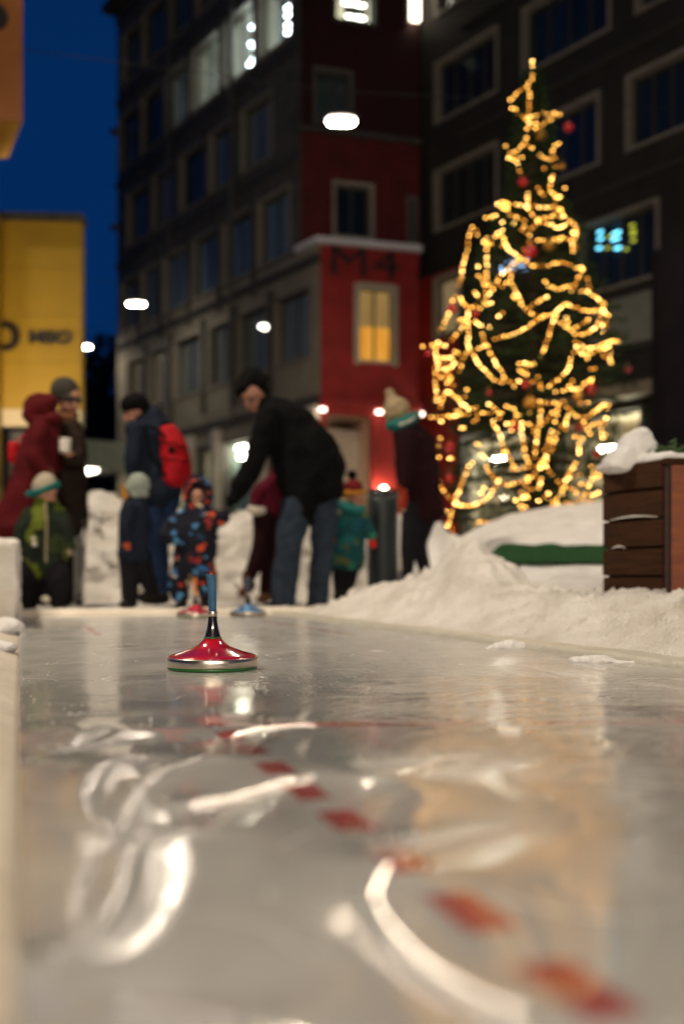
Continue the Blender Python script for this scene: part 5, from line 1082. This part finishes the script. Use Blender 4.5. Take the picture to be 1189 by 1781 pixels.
lathe(bm, [(8.5*k, -11*k), (9.2*k, -6*k), (10.4*k, 8*k), (10.6*k, 10*k)], seg=24); obj('cup_wall', bm, CUPM, cp, True); bm = bmesh.new(); lathe(bm, [(11.2*k, 10*k), (11.4*k, 12*k), (9.6*k, 13*k)], seg=24); obj('lid', bm, CUPM, cp, True)
# ---- maroon child partly hidden behind the man
f = Fig(8.95, 450, 'child in maroon jacket stooping half hidden behind the bending man\'s arm')
def b_(bm):
    f.head(bm, (512, 800, .02), 22, -.9, .6); f.limb(bm, [(500, 812, .02), (490, 830, .02), (466, 885, .02)], [10, (18, 16), (20, 16)])
    f.limb(bm, [(462, 888, 0), (458, 940, -.02), (432, 1010, 0)], [13, 10, 7]); f.limb(bm, [(478, 888, .06), (474, 950, .06), (462, 1028, .06)], [13, 10, 7]); f.limb(bm, [(478, 835, -.1), (452, 862, -.12), (446, 884, -.14)], [8, 6, 5])
body = f.part('body', SKIN, b_, .010, 1, disp=0); f.face(body)
f.part('jacket', MAROON2, lambda bm: (f.limb(bm, [(500, 812, .02), (490, 832, .02), (474, 866, .02), (464, 885, .02)], [(20, 20), (25, 26), (26, 26), (28, 26)]), f.limb(bm, [(478, 838, -.1), (452, 858, -.14), (446, 876, -.15)], [14, 12, 9])), .012, 2)
f.part('fleece_trim', WHITEF, lambda bm: f.limb(bm, [(438, 886, -.13), (448, 890, -.15), (460, 890, -.14)], [7, 9, 7]), .008, 2)
f.part('trousers', MAROON, lambda bm: (f.limb(bm, [(462, 890, 0), (458, 940, -.02), (436, 1000, 0)], [(24, 22), (19, 19), (11, 12)]), f.limb(bm, [(478, 890, .06), (474, 950, .06), (462, 1025, .06)], [(22, 22), (18, 18), (13, 13)])), .012, 2)
f.boot('boot', (432, 1012, 0), (420, 1030, -.05), 11, BROWNB); f.boot('boot', (462, 1030, .06), (452, 1042, .02), 11, BROWNB)
f.part('knit_hat', MAROON, lambda bm: f.ball(bm, (514, 790, .02), (22, 22, 18)), .01, 2)
f.part('mitten', BLACKJ, lambda bm: f.mitten(bm, (446, 878, -.15), (440, 894, -.16), 11), .006, 1, disp=0)
# ---- teal child with bobble hat
f = Fig(9.4, 605, 'child in teal patterned jacket with red mittens and a red and yellow bobble hat')
def b_(bm):
    f.head(bm, (619, 868, -.01), 19, .7, .45); f.limb(bm, [(612, 880, 0), (610, 900, 0), (606, 970, 0)], [9, (18, 14), (19, 15)])
    f.limb(bm, [(594, 900, 0), (582, 925, -.05)], [8, 6]); f.limb(bm, [(628, 900, 0), (644, 930, -.03)], [8, 6])
    f.limb(bm, [(596, 970, 0), (590, 1010, 0)], [11, 8]); f.limb(bm, [(612, 970, 0), (606, 1010, 0)], [11, 8])
body = f.part('body', SKIN, b_, .010, 1, disp=0); f.face(body)
f.part('jacket', TEALP, lambda bm: (f.limb(bm, [(612, 884, 0), (610, 908, 0), (607, 945, 0), (604, 975, 0)], [(19, 17), (27, 24), (28, 25), (31, 26)]), f.limb(bm, [(594, 898, 0), (583, 915, -.05), (580, 930, -.08)], [13, 12, 9]), f.limb(bm, [(628, 898, 0), (638, 918, -.02), (646, 934, -.04)], [13, 11, 9])), .012, 2, disp=.008)
f.part('trousers', BLACKP, lambda bm: (f.limb(bm, [(594, 975, 0), (592, 1000, 0), (590, 1020, 0)], [(17, 17), (14, 14), (12, 12)]), f.limb(bm, [(612, 975, 0), (608, 1000, 0), (604, 1020, 0)], [(17, 17), (14, 14), (12, 12)])), .012, 2)
f.boot('boot', (590, 1026, 0), (586, 1038, -.06), 11, BOOT); f.boot('boot', (604, 1026, 0), (606, 1038, -.06), 11, BOOT)
hat = f.part('knit_hat', fabric('knit_dark_red', (.14, .012, .016)), lambda bm: (f.ball(bm, (614, 850, 0), (18, 19, 17))), .009, 2, disp=.002)
f.part('hat_band', fabric('knit_yellow', (.42, .20, .02), (.30, .10, .015), 30), lambda bm: f.limb(bm, [(597, 858, 0), (613, 859, -.0), (630, 858, 0)], [(6.5, 18), (7, 21), (6.5, 18)]), .008, 1, parent=hat, label='yellow striped hat band')
f.part('pompom', BLACKJ, lambda bm: f.ball(bm, (612, 826, 0), 9), .009, 1, parent=hat)
f.part('hair', HAIRB, lambda bm: f.limb(bm, [(602, 862, -.02), (600, 878, -.04)], [5, 6]), .008, 1); f.part('hair', HAIRB, lambda bm: f.limb(bm, [(632, 864, -.03), (634, 880, -.03)], [4, 5]), .008, 1)
f.part('scarf', TEAL, lambda bm: f.limb(bm, [(588, 876, -.02), (600, 884, -.10), (618, 890, -.10), (630, 886, -.04)], [8, 9, 8, 7]), .009, 2)
f.part('chest_patch', WHITEF, lambda bm: f.ball(bm, (586, 892, -.10), (7, 5, 6)), .008, 1)
f.part('mitten', GLOVER, lambda bm: f.mitten(bm, (580, 930, -.08), (577, 946, -.10), 13), .006, 1, disp=0); f.part('mitten', GLOVER, lambda bm: f.mitten(bm, (646, 934, -.04), (649, 950, -.05), 13), .006, 1, disp=0)
# ---- woman at the right
f = Fig(8.75, 725, 'woman in dark maroon coat and beige bobble hat beside the Christmas tree')
def b_(bm):
    f.head(bm, (692, 726, 0), 24, -1.0, .45); f.limb(bm, [(702, 738, .02), (715, 755, .02), (728, 810, .02), (735, 870, .02)], [12, (24, 20), (22, 18), (24, 20)])
    f.limb(bm, [(706, 765, -.12), (706, 820, -.15), (700, 852, -.17)], [11, 9, 7]); f.limb(bm, [(738, 765, .14), (748, 830, .14)], [11, 8])
    f.limb(bm, [(720, 875, -.03), (711, 945, -.04), (706, 1040, 0)], [13, 8, 5]); f.limb(bm, [(742, 875, .06), (729, 942, .02), (745, 1040, .1)], [13, 8, 5])
body = f.part('body', SKIN, b_, .013, 2, disp=0); f.face(body)
f.part('coat', MAROON, lambda bm: (f.limb(bm, [(706, 742, .02), (716, 768, .02), (726, 820, .02), (734, 870, .02), (736, 888, .02)], [(24, 22), (34, 32), (33, 30), (36, 32), (38, 33)]), f.limb(bm, [(704, 765, -.14), (700, 815, -.17), (700, 846, -.18)], [19, 16, 12]), f.limb(bm, [(742, 765, .16), (750, 825, .16)], [19, 14])), .015, 3, disp=.010)
f.part('trousers', BLACKP, lambda bm: (f.limb(bm, [(722, 885, -.03), (711, 940, -.04), (708, 990, -.02), (706, 1035, 0)], [(25, 22), (16, 16), (10.5, 12), (10, 11)]), f.limb(bm, [(744, 885, .06), (729, 942, .02), (739, 990, .08), (745, 1035, .1)], [(23, 22), (15, 16), (11, 12), (10, 11)])), .014, 2)
f.boot('boot', (706, 1036, 0), (692, 1048, -.04), 12, BOOT); f.boot('boot', (750, 1036, .1), (738, 1048, .04), 12, BOOT)
hat = f.part('knit_hat', KNITB, lambda bm: (f.limb(bm, [(690, 716, 0), (684, 702, 0), (680, 692, 0)], [(24, 24), (20, 20), (10, 10)]), f.ball(bm, (688, 710, 0), (24, 24, 16), (.3, -.3, -1))), .009, 2, disp=.003)
f.part('pompom', KNITB, lambda bm: f.ball(bm, (677, 683, 0), 8.5), .009, 1, parent=hat)
f.part('scarf', TEAL, lambda bm: f.limb(bm, [(680, 742, -.05), (694, 742, -.08), (712, 732, -.04), (722, 724, .02)], [(10, 16), (12, 18), (11, 18), (8, 14)]), .01, 2)
bm = bmesh.new(); tube(bm, [f.P((694, 744, -.165)), f.P((708, 738, -.145)), f.P((720, 728, -.10))], .014, 8); obj('scarf_stripe', bm, WHITEF, f.t, True)
f.part('glove', fabric('glove_brown', (.14, .05, .02)), lambda bm: f.hand(bm, (700, 846, -.18), (688, 864, -.22), 16, .9), .006, 1, disp=0)
rt = empty('red_tube', f.o+f.P((697, 872, -.22)), 'short orange red rolled thing held low in the woman\'s hand beside the bin', 'held item'); bo = rt.location-f.o
pk('roll', fabric('roll_red', (.28, .03, .012)), lambda bm: f.limb(bm, [(692, 850, -.21), (700, 866, -.21), (698, 886, -.21)], [5, 5.5, 5]), rt, .006)
bm = bmesh.new(); tube(bm, [f.P((698, 884, -.21))-bo, f.P((698, 889, -.21))-bo], .018, 12); obj('end_cap', bm, WHITEF, rt, True)
# ---- small metal sledge leaning by the green child
t = empty('metal_stand', W(139, 1009, 8.9)-Vector((0, 0, H)), 'pale metal stand with two upright bars right of the green jacketed child', 'stand'); k = 8.9/K
for dx in (-8, 5):
    bm = bmesh.new(); tube(bm, [(dx*k, 0, .03), (dx*k, 0.01, .5), (dx*k, .02, H+(HY-905)*k)], .016, 8); obj('upright', bm, mat('metal_pale', (.42, .42, .38), .4, metal=.3), t, True)
bm = bmesh.new()
for z in (.12, .55, H+(HY-907)*k): tube(bm, [(-9*k, .0, z), (6*k, .0, z)], .012, 8)
box(bm, (-8*k, .01, .15), (5*k, .03, H+(HY-912)*k)); obj('crossbar', bm, mat('metal_grey', (.2, .21, .19), .5), t)
# ================================================================ Christmas tree
TX = (925-CX)/K*12.0
tree = empty('christmas_tree', (TX, 12, .2), 'tall dark green conifer wound with golden lights behind the snow mound', 'tree')
RP = [(105, 2), (140, 8), (200, 28), (260, 36), (330, 42), (380, 70), (430, 100), (500, 122), (600, 150), (700, 158), (800, 152), (880, 140), (935, 110), (960, 60)]
def Rad(py): return float(np.interp(py, [a for a, b in RP], [b for a, b in RP]))/K*12
def crad(z): return Rad(HY-(z-H)/12*K)
zbot, ztop = H+(HY-950)/K*12, H+(HY-112)/K*12
FOL = mat('fir_needles', (.012, .032, .012), .8, (.026, .052, .018), 9, spec=.1)
bm = bmesh.new(); rng = random.Random(11); bb = bmesh.new()
z = zbot
while z < ztop-.05:
    R_ = crad(z); nbr = max(5, int(9+R_*5)); off = rng.random()*6
    for i in range(nbr):
        a = off+2*PI*i/nbr+rng.uniform(-.25, .25); L = R_*rng.uniform(.82, 1.12)+.03; droop = rng.uniform(.05, .22)
        d = Vector((math.cos(a), math.sin(a), 0)); tip = Vector((0, 0, z))+d*L-Vector((0, 0, droop*L))
        tube(bb, [(0, 0, z+.02), tuple(Vector((0, 0, z+.0))*.5+tip*.5+Vector((0, 0, .02*L))), tuple(tip)], [.012, .008, .003], 4, cap=False)
        m_ = int(26+L*78)
        for _ in range(m_):
            u = rng.random()**.6; p = Vector((0, 0, z))*(1-u)+tip*u; side = d.cross(Vector((0, 0, 1)))*rng.choice((-1, 1)); sp_ = (.05+.16*L*(1-u)*1.0)
            p = p+side*rng.random()*sp_+Vector((0, 0, rng.gauss(0, .02))); dr = (d*.6+side*rng.uniform(.2, .9)+Vector((0, 0, rng.uniform(-.3, .35)))).normalized()
            ln = rng.uniform(.04, .085); b = dr.cross(Vector((rng.gauss(0, 1), rng.gauss(0, 1), rng.gauss(0, 1)))); 
            if b.length < .05: continue
            b.normalize(); w_ = .009
            bm.faces.new([bm.verts.new(q) for q in (p-b*w_*.4, p+dr*ln*.5-b*w_, p+dr*ln, p+dr*ln*.5+b*w_)])
    z += .105+.05*R_
crown = obj('crown', bm, FOL, tree); br = obj('branches', bb, mat('bark', (.05, .03, .02), .9), crown)
bm = bmesh.new(); tube(bm, [(0, 0, 0), (0, 0, 2.5), (0, 0, 5), (0.01, 0, ztop)], [.085, .06, .035, .008], 12); obj('trunk', bm, MATS['bark'], tree)
for o in (crown, br, tree.children[-1]):
    pass
for o in tree.children_recursive:
    o.data.transform(Matrix.Translation((0, 0, -.2)))
# ---- strings of lights
G_ = []
def S(label, *paths): G_.append((label, paths))
S('string of golden lights down the bare tip of the Christmas tree', [(925,107),(925,122),(923,140),(918,147),(905,157),(894,165),(884,178)], [(920,155),(920,177),(919,191),(920,205)], [(890,187),(900,196),(910,204),(920,213),(926,222),(932,224)], [(925,203),(935,200),(950,199),(962,196),(972,198),(958,206),(948,214),(938,219),(925,213)])
S('string of golden lights zigzagging just below the tree tip', [(917,225),(915,240),(912,248),(900,260),(886,266),(884,274),(897,280),(900,290),(905,300)], [(912,248),(924,256),(933,264),(944,274),(955,279),(964,275),(958,262),(965,252),(978,247)], [(879,254),(877,261)], [(900,272),(911,272)], [(946,291)], [(964,289)], [(962,304),(958,313),(955,325),(958,333),(966,340),(966,350)], [(935,327),(942,335),(948,346)], [(955,334),(975,342),(962,352)], [(981,328),(982,331)])
S('string of golden lights bunched at the left of the tree shoulder', [(865,356),(872,352),(880,353),(888,355),(870,363),(884,363),(878,358),(868,359)], [(845,379),(851,377),(860,374),(866,373),(850,383)], [(885,374),(893,377),(903,380),(913,385)], [(873,387)], [(892,389)], [(897,355),(905,356),(917,357)])
S('string of golden lights crossing the tree shoulder from top to right', [(918,337),(917,345),(916,355),(917,364),(925,373),(930,380),(936,387),(930,392),(922,399)], [(936,387),(948,389),(958,391),(968,397),(978,395),(986,388),(992,382),(994,376)], [(928,358),(940,361),(952,360),(966,360),(974,364),(965,370),(958,373)], [(935,382),(945,377),(955,376),(962,375)], [(975,376),(984,377)], [(910,394),(908,400),(915,404),(924,411)], [(936,417),(944,416),(948,419)], [(964,417),(972,418),(975,411),(982,415),(990,418),(998,416)], [(997,391),(1004,396),(994,404),(1002,404),(998,414),(1003,413)], [(995,425),(996,428),(994,438),(996,442)], [(920,422),(915,430),(905,438)], [(973,364),(980,366)])
S('long straight string of golden lights down the upper left flank', [(820,395),(817,402),(816,410),(815,418),(814,425),(812,433),(811,441),(809,448),(807,456),(805,463),(804,471),(803,479),(801,486),(799,493),(798,500)], [(829,400),(830,408),(832,412)], [(841,418),(847,415),(838,422),(852,423),(845,428),(857,423),(848,421)], [(846,434),(846,441),(846,448),(846,455),(846,462),(846,469),(845,476),(846,481),(847,488),(846,495),(844,503),(843,511)], [(872,400),(865,406),(860,412),(868,410),(875,412),(877,421),(873,428)])
S('string of golden lights slanting across the tree in front of the pale blue window', [(877,421),(883,433),(888,438),(894,442),(902,448),(912,453),(920,458),(928,462)], [(831,465)], [(831,478),(838,484),(842,495),(850,495)], [(900,452),(890,462),(882,470),(873,476),(866,483),(860,498),(854,505),(850,512),(845,520),(842,526),(850,530),(858,520)], [(888,475),(888,490),(892,500),(898,507),(893,515),(891,520),(900,518)], [(880,492),(872,497),(866,500)], [(825,508),(832,514),(830,520)], [(820,533),(823,530),(832,535),(838,536)])
S('string of golden lights falling from the left bend to the left side of the tree', [(800,517),(803,524),(808,530),(812,538),(815,545),(814,553),(811,560),(803,568),(797,577),(790,585),(784,592)], [(814,553),(814,572),(815,580),(814,588),(814,595),(813,602),(811,610),(807,620),(803,630),(800,640),(795,650)], [(791,517),(788,525)], [(779,545),(776,553),(773,561),(770,568),(762,574)], [(735,603)], [(750,600),(757,603),(762,595),(770,603),(778,600)], [(825,560),(832,565),(840,567)], [(850,569)], [(797,558),(806,556)])
S('tangled clump of golden lights on the left edge of the tree', [(757,608),(757,620),(760,630),(762,640),(763,650),(768,658),(778,650),(785,655),(778,664),(775,673)], [(770,635),(774,643),(782,640),(788,633),(787,625)], [(756,640),(756,650),(757,661),(757,670),(758,680),(759,690),(757,703)], [(791,610),(797,614),(794,618)], [(768,622),(785,622)], [(787,671)], [(812,678)], [(808,690),(810,697)])
S('two long swags of golden lights drooping across the middle left of the tree', [(817,608),(824,620),(829,629),(836,638),(843,646),(852,654),(862,662),(873,665),(885,662),(893,668),(896,676)], [(838,580),(840,588),(842,595),(848,605),(852,614),(858,626),(862,637),(868,643),(874,649),(880,660)], [(833,606),(842,602),(850,600)], [(860,589),(870,587),(880,583),(890,581),(900,578),(910,573),(922,565),(932,557)], [(873,546),(866,550),(862,557)])
S('string of golden lights forming a small peak low on the left flank', [(782,682),(774,683),(770,691),(767,700),(765,711)], [(785,684),(795,692),(800,700),(808,706),(815,711),(825,709),(834,705)], [(749,725),(758,725),(767,725),(775,724),(785,724),(795,722),(806,721),(814,720)], [(767,734)], [(823,734),(830,729)], [(801,744),(807,744)], [(830,719),(842,718),(852,719),(857,715)], [(848,702),(856,707),(866,718),(873,717),(868,727),(862,722)], [(764,762),(766,757)], [(764,775),(761,779)], [(798,713),(790,716)])
S('string of golden lights curving down from the left into the fan of strands', [(857,730),(860,740),(865,748),(868,756),(870,763),(872,771),(878,785),(884,795),(890,803),(893,812)], [(880,737),(889,736)], [(888,748)], [(893,712),(898,722),(903,720),(896,728),(890,724)], [(875,787)], [(879,706),(890,710)])
S('string of golden lights making a deep bowl at the lower left of the tree', [(764,838),(766,845),(768,850),(775,858),(782,866)], [(820,805),(813,815),(808,826),(805,833),(803,841),(801,848),(798,855),(795,862),(793,869),(790,876),(800,879),(810,880),(820,879),(828,877),(838,873),(846,866),(852,860),(857,853),(861,847),(865,838)], [(829,772),(832,777),(836,774)], [(836,790),(842,796)], [(845,812),(850,820),(855,828),(858,833),(866,834),(871,826)], [(866,838),(875,842),(885,843),(896,841),(906,838),(914,832),(920,828)], [(841,850),(838,857),(834,864)], [(763,796)], [(781,797),(787,798)])
S('short string of golden lights hanging at the bottom left onto the snow', [(773,888),(777,895)], [(781,907),(778,913),(776,918),(773,923),(770,928)], [(786,920),(786,928),(787,935)], [(785,890),(783,900)], [(823,913)], [(833,907),(850,907)])
S('wavy string of golden lights across the centre of the tree', [(900,515),(905,523),(907,530),(912,538),(920,545),(928,548),(938,549),(950,550),(957,548),(965,544),(970,538),(978,532),(984,528)], [(948,518),(940,522),(932,527),(925,530),(921,535)], [(967,547),(962,556),(960,562),(957,572),(954,582),(950,595),(946,608),(942,615),(938,622)], [(928,632),(918,636)], [(932,557),(940,552),(948,548)], [(930,462)])
S('string of golden lights outlining the upper right shoulder of the tree', [(924,462),(935,463)], [(947,462),(957,460),(965,458),(971,457),(980,456),(990,461),(997,464),(1004,467),(1013,464),(1014,470),(1009,476),(1005,483),(1002,489),(999,494),(995,502),(990,509)], [(947,490),(955,490)], [(952,498),(952,505)], [(962,501),(970,503),(978,501),(985,498),(992,495)], [(1020,484),(1021,490),(1023,496),(1023,502),(1022,508),(1014,507),(1006,507)], [(1030,512),(1036,519),(1042,525),(1049,528),(1048,534),(1045,540)])
S('string of golden lights looping round the right side of the tree', [(990,530),(1000,535),(1012,540),(1022,541),(1030,542),(1038,538)], [(984,552),(986,560),(988,568),(992,575),(998,581),(1005,582),(1013,582),(1022,578),(1030,573),(1036,568),(1041,560),(1043,553),(1044,545)], [(975,562),(982,569)], [(1000,570),(1008,566),(1015,562),(1022,558),(1022,550)], [(1045,540),(1052,543),(1057,549),(1056,553),(1050,550)], [(1046,577),(1046,584),(1047,590)], [(1047,566)])
S('thick doubled string of golden lights low on the right side of the tree', [(1000,595),(1008,599),(1018,606),(1027,606),(1035,602),(1044,600),(1052,597),(1060,594),(1070,593),(1076,597)], [(1001,604),(1007,610),(1014,615),(1022,616),(1030,614),(1037,610),(1045,606),(1053,604),(1060,603)], [(1060,611),(1062,618),(1060,625),(1061,632),(1060,638)], [(1049,614),(1049,620),(1053,624)], [(1022,624)], [(1027,642),(1036,642)], [(997,613),(995,618)], [(993,624),(991,632),(989,639),(985,646),(975,657),(966,663),(960,668),(954,672)])
S('small knot of golden lights at the middle of the tree', [(903,632),(911,631),(920,634),(928,632)], [(912,642),(918,643)], [(903,645)], [(908,649),(915,650),(917,654),(913,658)], [(903,662),(910,660)], [(925,665),(932,661)], [(934,655),(936,661)], [(938,669),(941,670),(937,676),(943,676),(938,683)], [(965,681),(972,679)], [(980,679),(990,678),(1001,676),(1008,675)], [(990,671),(1000,668)], [(994,662),(997,661)], [(1015,669),(1020,664)], [(1024,661),(1030,659),(1026,665)], [(938,698),(945,699),(952,700),(960,701),(972,701),(982,698)])
S('left strands of the fan of golden lights at the foot of the tree', [(921,717),(922,724)], [(920,736),(927,740),(928,750)], [(907,736),(907,744),(907,752),(908,760),(909,768),(911,776),(911,784),(912,790),(913,797),(918,806)], [(941,707),(941,714),(940,722),(938,730),(937,738),(935,745),(934,752),(933,760),(932,768),(932,776),(931,784),(930,791),(929,798)])
S('middle strands of the fan of golden lights at the foot of the tree', [(959,718),(954,725),(949,732),(942,738)], [(964,733),(962,741),(960,749),(957,757),(955,765),(952,773),(949,781),(946,788)], [(987,723),(983,732),(984,738),(976,740),(970,745),(967,753),(966,761),(963,769),(960,777),(956,784),(952,791),(947,797),(942,803),(938,809)], [(983,747),(981,752)], [(970,704),(968,716),(966,724)])
S('forked string of golden lights at the right of the fan', [(1010,702),(1010,708),(1010,714)], [(1012,725),(1014,732),(1016,739),(1020,746),(1024,752),(1029,758)], [(1022,700)], [(984,708),(990,712),(995,718),(1001,723),(1007,726)], [(1021,724),(1030,718),(1037,713),(1045,707),(1052,701)], [(1055,710),(1060,702)], [(1053,726)], [(1029,738),(1038,737),(1044,733),(1050,738)], [(1045,747)], [(1045,755),(1048,761),(1053,755)])
S('string of golden lights dropping beside the white shop lamps', [(1000,759),(1008,763),(1016,765)], [(1007,772),(1005,779),(1006,787),(1003,793)], [(999,806),(997,812),(992,817),(1001,816)], [(1033,811),(1027,812),(1028,818)], [(1032,822),(1043,826),(1037,830),(1030,832),(1027,838),(1023,846),(1018,853),(1017,861),(1012,868),(1011,875)], [(1030,862),(1037,860),(1042,852)], [(993,876),(1001,871),(1008,867)], [(1020,873),(1027,872)])
S('string of golden lights piled where the fan strands meet the base', [(890,815),(905,815),(913,814),(922,812),(933,811),(943,806),(935,816),(945,812)], [(948,812),(958,823),(964,831),(970,836),(976,843),(982,847)], [(942,800),(950,800),(944,806)], [(990,849),(996,853),(1002,857)], [(990,820),(985,829),(992,826),(987,834),(978,838)], [(1002,827),(1009,824),(1012,827)], [(1009,842)], [(930,822),(933,832),(943,833)])
S('string of golden lights heaped on the snow at the centre of the base', [(916,832),(923,828),(915,842),(912,849),(918,853),(924,850),(928,848)], [(906,857),(914,862),(904,865),(918,866),(899,866)], [(905,882),(913,881),(906,889)], [(940,841),(937,847),(933,854),(935,856)], [(896,870),(912,872)])
S('string of golden lights along the snow at the lower right of the base', [(976,852),(974,860),(969,865),(963,870),(958,876),(960,880)], [(946,865),(953,868),(958,872),(966,875),(973,877)], [(952,858),(963,858)], [(936,871),(940,878)], [(980,882)], [(984,873)])
AMB = [emis('bulb_bright', (1, .53, .14), 22.), emis('bulb_gold', (1, .46, .08), 12.), emis('bulb_amber', (1, .36, .04), 4.5)]
WIRE = mat('wire_green', (.01, .03, .012), .7)
bulb_me = []
for k in range(3):
    bm = bmesh.new(); bmesh.ops.create_icosphere(bm, subdivisions=1, radius=.0098, matrix=Matrix.Diagonal((1, 1, 1.15, 1))); me = bpy.data.meshes.new('bulb'); bm.to_mesh(me); bm.free(); me.materials.append(AMB[k]); bulb_me.append(me)
rng = random.Random(21); nbulb = 0
for label, paths in G_:
    off = 0; wp = []; bl = []
    for p in paths:
        P3 = []
        for x, y in p:
            dx = (x-925)/K*12; R_ = Rad(y); R_ = max(R_, abs(dx)*1.02+.01); P3.append(Vector((CX, 0, 0))*0+W(x, y, 12-math.sqrt(max(0, R_*R_-dx*dx))*.95))
        # keep the drawn place when the point comes nearer
        P3 = [W(x, y, q.y) for (x, y), q in zip(p, P3)]
        wp.append(P3); pts = resample(P3, .056) if len(P3) > 1 else P3
        base = rng.random()
        for i, q in enumerate(pts):
            q = q+Vector((rng.gauss(0, .004), rng.gauss(0, .01), rng.gauss(0, .004))); v = rng.random()*.8+.3*math.sin(i*.55+base*6)
            bl.append((q, 0 if v > .68 else 1 if v > .22 else 2))
    bl = bl[:100]; root = wp[0][0].copy(); bm = bmesh.new(); order = [P3 for P3 in wp]
    for P3 in wp:
        if len(P3) > 1: tube(bm, [q-root for q in P3], .0035, 4, cap=False)
        else: tube(bm, [P3[0]-root, P3[0]-root+Vector((.02, .12, .01))], .0035, 4, cap=False)
    t = obj('light_string', bm, WIRE); t.location = root; tag(t, label, 'light string', 'strings of lights on the Christmas tree')
    for q, k in bl:
        o = bpy.data.objects.new('bulb', bulb_me[k]); COL.objects.link(o); o.parent = t; o.location = q-root; nbulb += 1
print('BULBS', nbulb, 'STRINGS', len(G_))
BRED = mat('bauble_red', (.40, .006, .014), .25, coat=1.); BGOLD = mat('bauble_gold', (.55, .30, .05), .3, metal=.8)
for px, py, r, m, lb in ((988, 222, 10, 0, 'highest red bauble, out to the right of the tree tip'), (908, 317, 10, 0, 'red bauble left of the trunk just under the zigzag lights'), (868, 361, 6, 0, 'small red bauble behind the bunched lights at the left shoulder'),
    (921, 438, 14, 0, 'big red bauble beside the pale blue window lights'), (785, 537, 10, 0, 'red bauble at the left flank against the cream window'), (826, 546, 8, 0, 'red bauble under the left bend of the lights'), (744, 615, 7, 0, 'red bauble at the far left edge of the tree'),
    (914, 669, 9, 0, 'red bauble under the small central knot of lights'), (1027, 677, 12, 0, 'large red bauble on the right side next to the lights'), (1091, 642, 8, 0, 'red bauble farthest right, alone against the grey panel'), (895, 741, 9, 0, 'red bauble low in the centre left of the fan'),
    (1005, 745, 10, 0, 'red bauble right of the fan of strands'), (1037, 790, 8, 0, 'red bauble hanging in front of the white shop lamps'), (782, 778, 11, 0, 'red bauble low on the left beside the woman'), (781, 832, 9, 0, 'lowest red bauble near the woman\'s back'), (850, 684, 5, 0, 'tiny red bauble in the dark left middle of the tree'), (1014, 507, 5, 0, 'small red bauble tucked at the right shoulder'),
    (940, 236, 11, 1, 'highest gold bauble just under the tree tip'), (955, 427, 12, 1, 'gold bauble under the shoulder lights'), (1000, 430, 7, 1, 'small gold bauble right of the shoulder lights'), (921, 700, 13, 1, 'large gold bauble above the fan of strands'), (1004, 690, 10, 1, 'gold bauble beside the large red one at right'), (1052, 564, 9, 1, 'gold bauble at the right bend of the tree'), (944, 462, 7, 1, 'gold bauble near the right of the pale window lights'), (976, 290, 7, 1, 'small gold bauble right of the zigzag lights')):
    dx = (px-925)/K*12; R_ = max(Rad(py), abs(dx)*1.01); Yq = 12-math.sqrt(max(0, R_*R_-dx*dx))*.93; c = W(px, py, Yq); rr = r/K*Yq*.85
    bm = bmesh.new(); bmesh.ops.create_icosphere(bm, subdivisions=3, radius=rr); t = obj('bauble', bm, (BRED, BGOLD)[m], None, True); t.location = c; tag(t, lb, 'bauble', 'baubles on the Christmas tree')
    bm = bmesh.new(); bmesh.ops.create_cone(bm, cap_ends=True, segments=12, radius1=rr*.2, radius2=rr*.18, depth=rr*.25, matrix=Matrix.Translation((0, 0, rr*1.08))); tube(bm, [(0, 0, rr*1.15), (0, 0.02, rr*1.15+.05)], .003, 5); obj('cap', bm, BGOLD, t)
